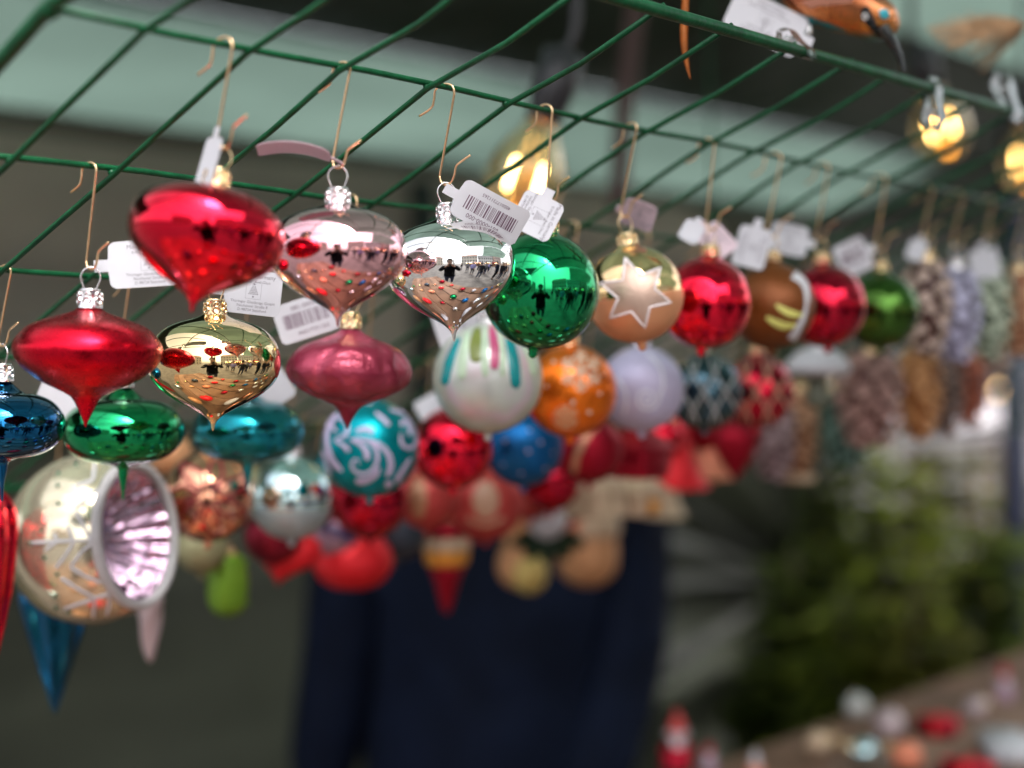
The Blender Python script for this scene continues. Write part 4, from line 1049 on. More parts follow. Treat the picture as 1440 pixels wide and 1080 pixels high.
for k in range(4):
    bm = bmesh.new(); a = R(45) + k * math.pi / 2 + YAW; box(bm, (0, 0, -.55 * r), (.6 * r, .06 * r, .5 * r)); bmesh.ops.bevel(bm, geom=bm.edges[:], offset=.02 * r, segments=1, affect='EDGES')
    o = mesh_obj('window', bm, G['m_amber'], rt); o.location = (math.sin(a) * .95 * r, -math.cos(a) * .95 * r, 0); o.rotation_euler = (0, 0, a)
bauble('snow_bell', 'bell_bauble', 'small cream bell bauble under the bright red one', 'bauble', 935, 702, 60, 5, G['m_cream'], BELL, cap='gold')

# ---------------------------------------------------------------- rows five and six (farthest back, lowest)
SPIKE = [(.12, 1.1), (.3, 1.0), (.8, .72), (1.0, .4), (.92, .1), (.70, -.5), (.45, -1.2), (.20, -1.9), (.04, -2.4), (0, -2.45)]
def facet(a, i): return 1 - .2 * abs(math.sin(4 * a)) if i > 2 else 1
bauble('blue_spike', 'drop_bauble', 'long teal blue fluted spike bauble pointing down behind the reflector ball', 'bauble', 77, 862, 104, 5, mirror_mat('glass_petrol', (.003, .09, .20), .07), [(a, b * .60 + .1) for a, b in SPIKE] and [(.12, 1.1), (.3, 1.0), (.85, .72), (1.0, .4), (.95, .1), (.78, -.5), (.55, -1.2), (.28, -2.0), (.04, -2.68), (0, -2.72)], cap='silver', mod=facet)
bauble('red_spike', 'drop_bauble', 'long shiny red spike bauble cut by the left edge', 'bauble', -18, 770, 84, 4, G['red'], [(.12, 2.2), (.3, 2.1), (.8, 1.6), (1.0, .9), (1.0, .1), (.86, -1.2), (.6, -2.6), (.28, -3.9), (.03, -4.7), (0, -4.75)], cap='silver', mod=facet)
ICE = [(.2, 1.4), (.6, 1.3), (1.0, 1.0), (.9, .2), (.78, -.8), (.60, -2.0), (.36, -3.1), (.12, -3.6), (0, -3.65)]
bauble('icicle', 'icicle_bauble', 'pale pink glitter icicle bauble under the reflector ball', 'bauble', 211, 862, 38, 5, G['m_icicle'], ICE, cap='silver', mod=lambda a, i: 1 + .10 * math.cos(3 * a + i * .7))
CUC = [(.12, 1.22), (.4, 1.2), (.75, 1.02), (.92, .6), (1.0, 0), (1.0, -.7), (.92, -1.3), (.68, -1.72), (.3, -1.92), (0, -1.95)]
rt, c, r = bauble('cucumber', 'cucumber_bauble', 'glossy light green cucumber bauble hanging below the copper ball', 'bauble', 321, 812, 56, 5, G['m_cucumber'], CUC, cap='gold', mod=lambda a, i: 1 + .04 * math.cos(5 * a))
bm = bmesh.new(); rn = random.Random(3)
for k in range(40):
    a = rn.uniform(0, 6.28); t = rn.uniform(-1.5, .9); ball(bm, (math.cos(a) * r * .98, math.sin(a) * r * .98, t * r), r * .07, 1)
o = mesh_obj('warts', bm, G['m_cucumber'], rt); o['kind'] = 'stuff'
bauble('olive', 'ball_bauble', 'dull olive ball bauble half hidden under the copper one', 'bauble', 284, 770, 72, 5, G['m_olive'], 'ball', cap='gold')
bauble('wine_low', 'ball_bauble', 'satin wine ball bauble below the ice blue one', 'bauble', 385, 752, 84, 5, G['m_wine'], 'ball', cap='gold')
bauble('mauve', 'ball_bauble', 'mauve ball bauble with a navy band', 'bauble', 472, 748, 74, 5, G['m_mauve'], 'ball', cap='silver')
rt, c, r, _ = BAUBLES['mauve']; D = Deco(c, r); D.stroke([(-.7, .35), (0, .0), (.75, -.3)], .35); D.done('band', mat('paint_navy', (.03, .025, .10), .4), rt)
def heart(key, label, x, y, w, h, row, m, tilt=0):
    c = P(x, y, ROWV[row]); z = depth(c); s = w / 2 / FPX * z; hs_ = h / 2 / FPX * z
    root = empty('heart_bauble', c); tag(root, label, 'bauble', 'baubles hanging in rows from the grid'); root.rotation_euler = (0, R(tilt), YAW - R(90))
    bm = bmesh.new(); rows = []
    for j in range(-8, 9):
        ph = math.pi / 2 * j / 8; row_ = []
        for k in range(40):
            t = 2 * math.pi * k / 40
            X = math.sin(t) ** 3; Z = (13 * math.cos(t) - 5 * math.cos(2 * t) - 2 * math.cos(3 * t) - math.cos(4 * t)) / 15
            q = math.cos(ph) ** .7 if j not in (-8, 8) else .02
            row_.append(bm.verts.new((X * s * q, math.sin(ph) * s * .42, (Z + .1) * hs_ * q - .1 * hs_)))
        rows.append(row_)
    for a, b in zip(rows, rows[1:]):
        for k in range(40): bm.faces.new((a[k], a[(k + 1) % 40], b[(k + 1) % 40], b[k]))
    bm.faces.new(rows[0][::-1]); bm.faces.new(rows[-1]); bmesh.ops.recalc_face_normals(bm, faces=bm.faces)
    mesh_obj('body', bm, m, root)
    tz = hs_ * .30
    share('cap', CAP_ME, root, M['gold_cap']).location = (0, 0, tz); share('loop', LOOP_ME, root, M['gold_cap']).location = (0, 0, tz)
    hk = c + UP * (tz + LOOP_TOP); hook(Vector((hk.x, ROWV[row], wire_h(row, hk.x) + .0021)), hk, 'thin brass wire hook holding the ' + label, 5)
heart('h1', 'bright red heart bauble with a pointed foot', 400, 778, 104, 84, 5, G['m_bright'], 12)
BOWL = [(.12, .85), (.3, .8), (.6, .66), (.9, .3), (1.0, -.02), (.96, -.25), (.78, -.52), (.45, -.70), (0, -.76)]
bauble('bowl', 'drop_bauble', 'broad bright red drop bauble in front of the stallholder sleeve', 'bauble', 496, 786, 114, 5, G['m_bright'], BOWL, cap='gold')
bauble('slate', 'ball_bauble', 'slate grey ball bauble beside the broad red drop', 'bauble', 557, 744, 92, 5, G['m_slate'], 'ball', cap='silver')
# ice cream cone: red top, cream scoop, amber band, red tapered cone
rt, c, r = bauble('icecream', 'ice_cream_bauble', 'ice cream cone bauble with cream and amber scoop over a red cone', 'bauble', 628, 775, 66, 5, G['m_dred'], [(.12, 1.35), (.4, 1.30), (.8, 1.10), (1.0, .86), (.9, .70), (.2, .66), (0, .66)], cap='gold', bname='topping')
for nm, m_, pr in (('scoop', G['m_cream'], [(0, .68), (.7, .66), (.98, .45), (1.0, .2), (.9, .06), (0, .06)]), ('amber_band', G['m_amber'], [(0, .07), (.92, .06), (.98, -.1), (.94, -.42), (.80, -.60), (0, -.60)]), ('cone', G['m_dred'], [(0, -.59), (.74, -.60), (.52, -1.3), (.28, -2.2), (.12, -2.62), (0, -2.66)])):
    bm = bmesh.new(); lathe(bm, resample([(a * r, b * r) for a, b in pr], 2), 36, (lambda a, i: 1 + .03 * math.cos(10 * a)) if nm == 'cone' else None); mesh_obj(nm, bm, m_, rt)
# holly sprig with a white pompom, between two tan felt boots
rt, c, r = bauble('holly', 'holly_bauble', 'white pompom bauble with dark green holly leaves', 'bauble', 770, 728, 60, 5, G['m_white2'], 'ball', cap='silver', bname='pompom')
for k, (a, L) in enumerate(((-20, 1.9), (200, 1.9), (-90, 1.5), (-55, 1.6), (235, 1.6))):
    bm = bmesh.new(); n = 13; rowp = []
    d = RIGHT * math.cos(R(a)) + UP * (math.sin(R(a)) * .8) - FWD * .15; d.normalize(); sd = d.cross(-FWD).normalized()
    b0 = UP * (-r * .75)
    for i in range(n):
        f = i / (n - 1); w_ = r * .52 * math.sin(math.pi * min(.98, f)) * (1.25 if i % 3 == 1 else .8)
        q0 = b0 + d * L * r * f; cv = -FWD * r * .14 * math.sin(math.pi * f)
        rowp.append([bm.verts.new(q0 + sd * w_ + cv * .2), bm.verts.new(q0 + cv), bm.verts.new(q0 - sd * w_ + cv * .2)])
    for p_, q_2 in zip(rowp, rowp[1:]):
        for j in range(2): bm.faces.new((p_[j], q_2[j], q_2[j + 1], p_[j + 1]))
    bmesh.ops.solidify(bm, geom=bm.faces[:], thickness=.0012)
    mesh_obj('leaf', bm, G['m_holly'], rt)
bm = bmesh.new()
for k in range(3): ball(bm, b0 - FWD * r * .35 + RIGHT * r * .22 * (k - 1) + UP * r * .1 * (k % 2), r * .14, 2)
mesh_obj('berries', bm, G['m_bright'], rt)
STOCK = [(.12, 2.0), (.5, 1.95), (.62, 1.5), (.60, .9), (.66, .3), (.86, -.2), (1.0, -.7), (.95, -1.2), (.66, -1.62), (.3, -1.8), (0, -1.83)]
rt, c, r = bauble('acorn_a', 'acorn_bauble', 'tall tan acorn bauble with a yellow ball left of the holly', 'bauble', 733, 768, 66, 6, G['m_tan'], STOCK, cap='gold', mod=lambda a, i: 1 + .03 * math.cos(8 * a))
bm = bmesh.new(); ball(bm, RIGHT * r * .35 - FWD * r * .55 - UP * r * 1.05, r * .78, 3, (1, 1, 1.15)); mesh_obj('nut', bm, G['m_yellow'], rt)
ACORN = [(.12, 1.5), (.45, 1.45), (.80, 1.2), (.95, .8), (.96, .4), (1.0, 0), (1.0, -.4), (.88, -.8), (.6, -1.08), (.3, -1.2), (0, -1.23)]
rt, c, r = bauble('acorn_b', 'acorn_bauble', 'round bottomed tan acorn bauble right of the holly', 'bauble', 826, 772, 86, 6, G['m_tan'], ACORN, cap='gold')
bm = bmesh.new(); lathe(bm, resample([(.1 * r, 1.52 * r), (.6 * r, 1.42 * r), (.98 * r, 1.1 * r), (1.06 * r, .6 * r), (.99 * r, .45 * r)], 2), 36, lambda a, i: 1 + .015 * math.cos(14 * a + i)); mesh_obj('cupule', bm, G['m_cream'], rt)

# more baubles packed into the back rows
for k, (x, y, d, row, m_, lb) in enumerate(((742, 690, 84, 5, 'm_rosy', 'plain rosy ball bauble in the crowded back rows left of the deep red one'), (795, 702, 70, 5, 'darkred', 'shiny dark red ball bauble above the round bottomed acorn'), (806, 736, 44, 6, 'm_salmon', 'tiny salmon ball bauble above the round bottomed acorn'),
        (452, 706, 66, 5, 'm_dred', 'satin dark red ball bauble between the ice blue and wine red ones'), (572, 690, 62, 5, 'm_tan', 'tan ball bauble behind the red and brown painted one'), (655, 735, 60, 6, 'm_bright', 'bright red ball bauble above the ice cream cone'),
        (700, 655, 74, 5, 'm_wine', 'satin wine ball bauble under the starry blue one'), (864, 664, 62, 5, 'red', 'mirror red ball bauble between the lantern and the gold ribbon ball'), (640, 690, 56, 6, 'm_cream', 'cream ball bauble behind the shiny red one'),
        (560, 660, 60, 5, 'm_mauve', 'mauve ball bauble behind the teal swirl one'), (430, 755, 60, 6, 'm_rosy', 'rosy ball bauble at the heart'), (990, 600, 70, 4, 'm_dred', 'satin dark red ball bauble under the white glitter lattice'), (1060, 610, 60, 4, 'm_wine', 'wine ball bauble under the gold lattice ball'), (930, 615, 64, 4, 'red', 'mirror red ball bauble under the lavender one'),
        (240, 640, 60, 5, 'm_tan', 'tan ball bauble behind the copper and green ones'), (345, 690, 70, 5, 'm_olive', 'olive ball bauble between the copper and ice blue ones'), (470, 660, 70, 5, 'teal', 'teal mirror ball bauble left of the swirl one'))):
    bauble('fill%d' % k, 'ball_bauble', lb, 'bauble', x, y, d, row, G[m_], 'ball', cap='gold', seg=36)

# ================================================================== PRICE TAGS
_txt = {}
def text_mesh(s, size):
    if (s, size) not in _txt:
        cu = bpy.data.curves.new('text', 'FONT'); cu.body = s; cu.size = size; cu.resolution_u = 2
        o = bpy.data.objects.new('text', cu); COL.objects.link(o)
        dg = bpy.context.evaluated_depsgraph_get(); me = bpy.data.meshes.new_from_object(o.evaluated_get(dg))
        bpy.data.objects.remove(o); bpy.data.curves.remove(cu); _txt[(s, size)] = me
    return _txt[(s, size)]
def quad_mesh(rects):
    v, f = [], []
    for (x, y, w, h) in rects:
        k = len(v); v += [(x, y, 0), (x + w, y, 0), (x + w, y + h, 0), (x, y + h, 0)]; f.append((k, k + 1, k + 2, k + 3))
    me = bpy.data.meshes.new('rects'); me.from_pydata(v, [], f); return me
rb = random.Random(21); bars = []; xx = 0
while xx < .0215:
    w = rb.choice((.0002, .0002, .0004, .0006)); bars.append((xx, 0, w, .0062)); xx += w + rb.choice((.0002, .0003, .0004, .0006))
BARS = quad_mesh(bars)
def tree_logo():
    r = []
    for k in range(7):
        w = .0004 + k * .00075
        n = k + 1
        for i in range(n): r.append((-.0026 * (k + .5) / 7 + (.0052 * (k + .5) / 7) * (i / max(1, n - 1) if n > 1 else .5) - .00022, .0062 - k * .00085, .00048, .00055))
    r.append((-.0004, -.0006, .0008, .0009)); r.append((-.0009, .0066, .0018, .0004)); r.append((-.0002, .0062, .0004, .0013))
    for q in ((-.0042, -.0014, .0084, .00012), (-.0042, .0078, .0084, .00012), (-.0042, -.0014, .00012, .0092), (.00408, -.0014, .00012, .0092)): r.append(q)
    return quad_mesh(r)
LOGO = tree_logo()
def price_tag(label, x0, y0, x1, y1, wpx, z, tilt=0, bend=0., kind='maker', m=None, dz=0., yawL=0.):
    O = PZ(x0, y0, z); E = PZ(x1, y1, z + dz)
    L = (E - O); LL = L.length; L.normalize()
    W = (-FWD).cross(L).normalized()
    if tilt: W = Matrix.Rotation(R(tilt), 3, L) @ W
    N = L.cross(W).normalized()
    WW = wpx / FPX * z; neck = min(.007, LL * .18); k = bend / LL if abs(bend) > 1e-3 else 0
    def mp(s, t, off=0.):
        if k: a = k * s; q = L * (math.sin(a) / k) + N * ((1 - math.cos(a)) / k); nn = N * math.cos(a) - L * math.sin(a)
        else: q = L * s; nn = N
        return q + W * t + nn * off
    root = empty('price_tag', O); tag(root, label, 'price tag', 'paper tags on the baubles')
    ss = [0, neck * .5, neck * .92, neck, neck + .0008, neck + .0025] + [neck + .0025 + (LL - neck - .005) * i / 10 for i in range(1, 11)] + [LL - .0012, LL - .0003, LL]
    def wid(s):
        if s < neck * .95: return WW * .26
        e = min(s - neck, LL - s); rc = .003
        if e < rc: return WW - 2 * (rc - math.sqrt(max(0, rc * rc - (rc - max(e, .0002)) ** 2)))
        return WW
    bm = bmesh.new(); rows = []
    for side in (0, 1):
        g = []
        for s in ss:
            w = wid(s); g.append([bm.verts.new(mp(s, w * (j / 6 - .5), .00012 if side else -.00012)) for j in range(7)])
        rows.append(g)
    for side, g in enumerate(rows):
        for a, b in zip(g, g[1:]):
            for j in range(6): bm.faces.new((a[j], b[j], b[j + 1], a[j + 1]) if side else (a[j], a[j + 1], b[j + 1], b[j]))
    A, B = rows
    for i in range(len(ss) - 1):
        bm.faces.new((A[i][0], A[i + 1][0], B[i + 1][0], B[i][0])); bm.faces.new((A[i][6], B[i][6], B[i + 1][6], A[i + 1][6]))
    bm.faces.new([A[-1][j] for j in range(7)] + [B[-1][j] for j in range(6, -1, -1)])
    mesh_obj('paper', bm, m or M['paper'], root, False)
    def put(bmx, me, sx, sy, scale, flip):
        vs = []
        for v in me.vertices:
            a, b = v.co.x * scale, v.co.y * scale
            s, t = (sx - a, sy - b) if flip else (sx + a, sy + b)
            vs.append(bmx.verts.new(mp(s, t, .00024)))
        for p in me.polygons:
            try: bmx.faces.new([vs[i] for i in p.vertices])
            except ValueError: pass
    def put_text(bmx, s, size, sx, sy, flip, align=0):
        me = text_mesh(s, size); xs = [v.co.x for v in me.vertices]; w = max(xs) - min(xs)
        put(bmx, me, sx - (w * align if not flip else -w * align), sy, 1, flip)
    q = WW / .024
    if kind:
        bm = bmesh.new(); mid = neck + (LL - neck) * .5
        if kind == 'maker':
            put_text(bm, 'Made in Germany', .0031 * q, mid, WW * .33, False, .5); put_text(bm, 'Echtglas · Real Glass', .0021 * q, mid, WW * .22, False, .5)
            put(bm, LOGO, mid, -WW * .09, q, False)
            for i, tx in enumerate(('Thüringer Glasdesign GmbH', 'Neuhäuser Straße 8', 'D-98724 Steinheid')): put_text(bm, tx, .0021 * q, mid, -WW * (.25 + .09 * i), False, .5)
        else:
            sc = (LL - neck) * .80 / .0218
            put(bm, BARS, LL - (LL - neck) * .10, WW * .17, sc * 1, True) if False else None
            vs = []
            for v in BARS.vertices:
                s = LL - (LL - neck) * .12 - v.co.x * (LL - neck) * .78 / .0218; t = WW * .10 - v.co.y / .0062 * WW * .36 + WW * .06
                vs.append(bm.verts.new(mp(s, t, .00024)))
            for p in BARS.polygons: bm.faces.new([vs[i] for i in p.vertices])
            put_text(bm, '081-0000-000', .0040 * q, LL - (LL - neck) * .30, -WW * .27, True); put_text(bm, '4050177311265', .0030 * q, LL - (LL - neck) * .30, WW * .36, True)
        bmesh.ops.recalc_face_normals(bm, faces=bm.faces)
        mesh_obj('print', bm, M['ink'] if kind == 'barcode' else M['ink_grey'], root, False)
    return root
def zk(k, d=0.): return depth(BAUBLES[k][3]) + d
price_tag('white price tag seen edge on at the cap of the mirror red onion', 306, 178, 286, 268, 70, zk('red', -.004), 60, .1, None)
price_tag('pinkish curled price tag above the pale pink onion', 483, 232, 379, 161, 62, zk('pink', -.003), -80, .9, None, M['paper_pink'])
price_tag('white barcode tag curving off the silver onion', 625, 264, 738, 328, 56, zk('silver', -.012), 8, -.55, 'barcode')
price_tag('white maker tag on the green ball beside the barcode tag', 774, 266, 742, 330, 62, zk('green', -.016), 10, .15, 'maker')
price_tag('pale pink price tag behind the cap of the gold star ball', 866, 292, 922, 306, 46, zk('gold_star', .006), 40, .3, 'maker', M['paper_pink'])
price_tag('pink price tag behind the cap of the mirror red ball', 985, 312, 1022, 360, 44, zk('red_ball', .008), -20, .3, 'maker', M['paper_pink'])
price_tag('white folded price tag in front of the cap of the mirror red ball', 984, 306, 964, 342, 30, zk('red_ball', -.010), 10, .5, None)
price_tag('white price tag on the amber brown ball', 1068, 308, 1050, 376, 46, zk('brown', -.014), 8, .1, 'maker')
price_tag('white slanting price tag left of the cap of the dark red ball', 1146, 344, 1084, 332, 44, zk('dark_red', -.006), 10, .1, 'maker')
price_tag('white barcode tag on the mossy green ball', 1230, 348, 1178, 372, 48, zk('moss', -.010), 0, .1, 'barcode')
price_tag('pale price tag on the grey green pine cone', 1380, 342, 1388, 392, 40, zk('c3', -.012), 20, .2, None)
price_tag('pale price tag on the frosted brown pine cone', 1296, 332, 1284, 366, 26, zk('c1', -.010), 30, .1, None)
price_tag('pinkish white maker tag behind the mirror red onion', 132, 375, 266, 367, 66, zk('matte_red', .002), 0, .1, 'maker')
price_tag('white maker tag standing behind the cap of the gold onion', 300, 405, 396, 416, 62, zk('gold', .006), 0, .05, 'maker')
price_tag('white barcode tag left of the cap of the raspberry onion', 490, 428, 390, 460, 56, zk('raspberry', .004), 0, .1, 'barcode')
price_tag('white price tag behind the teal flattened onion', 350, 566, 404, 530, 54, zk('teal_flat', .006), 0, .1, None)
price_tag('white price tag behind the green flattened onion', 150, 590, 56, 548, 50, zk('green_flat', .006), 0, .1, None)
price_tag('white maker tag behind the white drip ball', 706, 440, 614, 470, 60, zk('drips', .006), 0, .1, 'maker')
price_tag('lilac price tag between the raspberry onion and the white drip ball', 640, 556, 590, 586, 40, zk('red_mid', .004), 20, .2, None)
price_tag('small white price tag behind the teal swirl ball', 520, 562, 508, 592, 34, zk('swirl', -.012), 10, .1, None)

# ================================================================== BIRD CLIPS ON THE FRONT ROD
def clip(u, label, jaw=.020, roll=0., k=1.):
    h = wire_h(0, u)
    t = empty('metal_clip', (u, ROWV[0], h), (R(roll), 0, 0)); t.scale = (k, k, k); tag(t, label, 'clip', 'metal spring clips on the front rod')
    for s in (-1, 1):
        bm = bmesh.new()
        pts = spline([(0, s * .0005, -.034), (0, s * .0075, -.026), (0, s * .0052, -.014), (0, s * .0048, -.006), (0, s * .0050, .002), (0, s * .0012, .0065), (0, s * .0006, .010)], 4)
        rows = [[bm.verts.new((x, p.y, p.z)) for x in (-jaw / 2 * (.55 + .45 * min(1, (p.z + .036) / .02)), 0, jaw / 2 * (.55 + .45 * min(1, (p.z + .036) / .02)))] for p in pts]
        for a, b in zip(rows, rows[1:]):
            for j in range(2): bm.faces.new((a[j], b[j], b[j + 1], a[j + 1]))
        bmesh.ops.solidify(bm, geom=bm.faces[:], thickness=.0006)
        mesh_obj('jaw', bm, M['steel'], t)
    bm = bmesh.new()
    tube(bm, [(-.009 + .018 * k / 60, .0030 * math.cos(k * .75), -.020 + .0030 * math.sin(k * .75)) for k in range(61)], .0005, 6); mesh_obj('spring', bm, M['steel'], t)
    return t
def rod_u(x):
    d = ray(x, 100); z = ROWV[0] / d.y; return d.x * z
clip(rod_u(1133), 'silver spring clip under the glass bird', .016, 130, .6)
clip(rod_u(1313), 'silver spring clip hanging before the second bulb', .018, 0, .72)
clip(rod_u(1424), 'silver spring clip at the right end of the front rod', .018, 160, .8)

zb = .885
def loc_b(x, y, dz=0.): return PZ(x, y, zb + dz)
B0 = loc_b(1190, 0)
bird = empty('bird_ornament', B0); tag(bird, 'copper glass bird ornament with a long black beak clipped on the rod', 'bird ornament')
m, n, l, b = new_mat('glass_bird')
tc = n.new('ShaderNodeTexCoord'); sp = n.new('ShaderNodeSeparateXYZ'); l.new(tc.outputs['Object'], sp.inputs[0])
r_ = n.new('ShaderNodeMapRange'); r_.inputs['From Min'].default_value = -.024; r_.inputs['From Max'].default_value = .006; l.new(sp.outputs['Z'], r_.inputs['Value'])
cr = n.new('ShaderNodeValToRGB'); l.new(r_.outputs[0], cr.inputs[0])
e = cr.color_ramp.elements; e[0].position = .0; e[0].color = (.02, .28, .30, 1); e[1].position = 1; e[1].color = (.30, .08, .04, 1)
for p_, c_ in ((.06, (.10, .26, .20, 1)), (.18, (.66, .27, .05, 1)), (.62, (.74, .26, .11, 1)), (.8, (.42, .12, .06, 1))): q = e.new(p_); q.color = c_
l.new(cr.outputs[0], b.inputs['Base Color']); b.inputs['Metallic'].default_value = .85; b.inputs['Roughness'].default_value = .2
wv = n.new('ShaderNodeTexWave'); wv.inputs['Scale'].default_value = 190; wv.inputs['Distortion'].default_value = 1.5; mpn = n.new('ShaderNodeMapping'); mpn.inputs['Rotation'].default_value = (0, 0, YAW); l.new(tc.outputs['Object'], mpn.inputs[0]); l.new(mpn.outputs[0], wv.inputs['Vector']); bump(n, l, b, wv.outputs['Fac'], .35, .001)
SP = [(1030, -100, 6), (1075, -72, 22), (1118, -40, 40), (1158, -12, 47), (1188, 6, 41), (1212, 18, 34), (1234, 29, 31), (1247, 37, 25), (1256, 43, 14), (1259, 46, 4)]
sp3 = spline([loc_b(a, b_) - B0 for a, b_, _ in SP], 6); rad = [q.x / FPX * zb for q in spline([(c_, 0, 0) for _, _, c_ in SP], 6)]
bm = bmesh.new(); tube(bm, sp3, 1.0, 32, lambda f: rad[min(len(rad) - 1, int(round(f * (len(rad) - 1))))]); mesh_obj('body', bm, m, bird)
bm = bmesh.new(); tube(bm, [p - B0 for p in spline([loc_b(1240, 38, -.012), loc_b(1250, 52, -.012), loc_b(1259, 68, -.011), loc_b(1266, 86, -.010), loc_b(1270, 101, -.010)], 5)], .0040, 12, lambda f: 1 - .72 * f); mesh_obj('beak', bm, mat('beak_black', (.010, .013, .014), .12, 0, coat=.5), bird)
from mathutils.bvhtree import BVHTree
body_o = [o for o in bird.children if o.name.startswith('body')][0]
bvh = BVHTree.FromPolygons([v.co + B0 for v in body_o.data.vertices], [list(p.vertices) for p in body_o.data.polygons])
def patch(name, outline, m_, lift, rings=6, hole=None):
    """paint following the bird's glass surface inside an outline"""
    n_ = len(outline); cx = sum(p[0] for p in outline) / n_; cy = sum(p[1] for p in outline) / n_
    def hit(x, y):
        d = (PZ(x, y, 1) - CAM).normalized(); q = bvh.ray_cast(CAM, d)[0]
        if q is None: q = bvh.find_nearest(PZ(x, y, zb))[0]
        return q - d * lift - B0
    bm = bmesh.new(); prev = None
    for k in range(0 if hole is None else 1, rings + 1):
        f = k / rings if hole is None else hole + (1 - hole) * (k - 1) / (rings - 1)
        cur = [bm.verts.new(hit(cx + (x - cx) * f, cy + (y - cy) * f)) for x, y in outline] if k else [bm.verts.new(hit(cx, cy))]
        for i_ in range(n_):
            j_ = (i_ + 1) % n_
            if prev is None: break
            if len(prev) == 1: bm.faces.new((prev[0], cur[i_], cur[j_]))
            else: bm.faces.new((prev[i_], cur[i_], cur[j_], prev[j_]))
        prev = cur
    bmesh.ops.recalc_face_normals(bm, faces=bm.faces)
    return mesh_obj(name, bm, m_, bird)
ol = [(q.x, q.y) for q in spline([(a, b_, 0) for a, b_ in ((1210, 16), (1214, 10), (1220, 9), (1226, 18), (1231, 30), (1238, 40), (1249, 48), (1250, 58), (1236, 55), (1225, 43), (1214, 29), (1210, 16))], 4)][:-1]
patch('mask', ol, mat('mask_black', (.008, .009, .010), .15, 0, coat=.4), .0004)
patch('eye_ring', [(1216.5 + 4.2 * math.cos(k * .2618), 23 + 5 * math.sin(k * .2618)) for k in range(24)], mat('eye_white', (.8, .78, .76), .4), .0009, 3, .55)
patch('crown_patch', [(1236, 14), (1243, 12), (1250, 15), (1251, 24), (1246, 27), (1240, 26), (1237, 22)], mat('paint_turquoise', (.03, .30, .36), .3, .4), .0004)
patch('back_glitter', [(1125, 2), (1150, -6), (1185, -12), (1205, -6), (1196, 4), (1165, 8), (1140, 12)], glitter_mat('glitter_bronze', (.55, .24, .16)), .0004)
patch('belly_band', [(1126, 20), (1140, 24), (1165, 33), (1188, 42), (1190, 46), (1165, 42), (1140, 33), (1124, 24)], mat('paint_teal_belly', (.02, .30, .32), .25, .5), .0004)
for k in range(7):
    x_ = 1168 + k * 7; patch('streak', [(x_, 4 + k * 1.2), (x_ + 2.0, 4 + k * 1.2), (x_ + 1.5, 22 + k), (x_ - 2.5, 40 + k * 1.2), (x_ - 4.2, 40 + k * 1.2), (x_ - 1.2, 22 + k)], mat('streak_brown', (.22, .06, .03), .25, .7), .0003, 3)
bm = bmesh.new(); tube(bm, [loc_b(1140, 22) - B0, loc_b(1134, 66) - B0], .0022, 10); mesh_obj('stem', bm, M['steel'], bird)
price_tag('white maker tag hanging upside down from the glass bird', 1142, 62, 1026, 8, 64, zb - .006, 10, .1, 'maker')

# feathery tails of further birds along the top edge
M['feather'] = mat('feather_tan', (.42, .24, .12), .7, 0, .3, 60); M['feather_o'] = mat('feather_orange', (.62, .20, .045), .5, 0, .25, 60)
z2 = 1.05; A = PZ(1446, 34, z2)
tl = empty('feather_tail', A); tag(tl, 'fan of wispy tan feathers of another clipped bird at the top right', 'feather tail')
rn = random.Random(4)
for k in range(9):
    bm = bmesh.new()
    a = R(178 - k * 5 + 16) if k < 6 else R(200 + (k - 6) * 14)
    Ln = (150 if k < 4 else 110 - 6 * k) / FPX * z2
    d = RIGHT * math.cos(a) + UP * math.sin(a); sd = d.cross(FWD).normalized()
    mid = [A + d * Ln * f + sd * Ln * .10 * f * f + FWD * (.012 * (k - 4) * f) - A for f in [i / 10 for i in range(11)]]
    tube(bm, mid, .0005, 5, lambda f: 1 - .7 * f)
    for i in range(46):
        f = .12 + .88 * i / 46; j = int(f * 10 * .999); p0 = mid[j].lerp(mid[min(j + 1, 10)], f * 10 - j)
        for s in (-1, 1):
            bl = Ln * (.16 * math.sin(math.pi * min(1, f * .9 + .1)) + .04) * rn.uniform(.6, 1.1)
            q = (d * .7 + sd * s * .7 + FWD * rn.uniform(-.3, .3)).normalized()
            wv_ = d * .0005
            vs = [bm.verts.new(p0 - wv_), bm.verts.new(p0 + wv_), bm.verts.new(p0 + q * bl)]
            bm.faces.new(vs)
    mesh_obj('feather', bm, M['feather'], tl)
z3 = .80
p = [PZ(966, -40, z3), PZ(963, 20, z3), PZ(962, 60, z3), PZ(966, 90, z3), PZ(971, 112, z3)]
bm = bmesh.new(); pts = spline(p, 6); rows = []
for i, q in enumerate(pts):
    f = i / (len(pts) - 1); w = (9 * math.sin(math.pi * min(1, .25 + .75 * f)) + .4) / FPX * z3 * .6
    rows.append([bm.verts.new(q - RIGHT * w - p[0]), bm.verts.new(q - FWD * w * .5 - p[0]), bm.verts.new(q + RIGHT * w - p[0])])
for a, b in zip(rows, rows[1:]):
    for j in range(2): bm.faces.new((a[j], b[j], b[j + 1], a[j + 1]))
bmesh.ops.solidify(bm, geom=bm.faces[:], thickness=.0004)
o = mesh_obj('feather', bm, M['feather_o']); o.location = p[0]; tag(o, 'single slender orange tail feather hanging above the grid', 'feather')

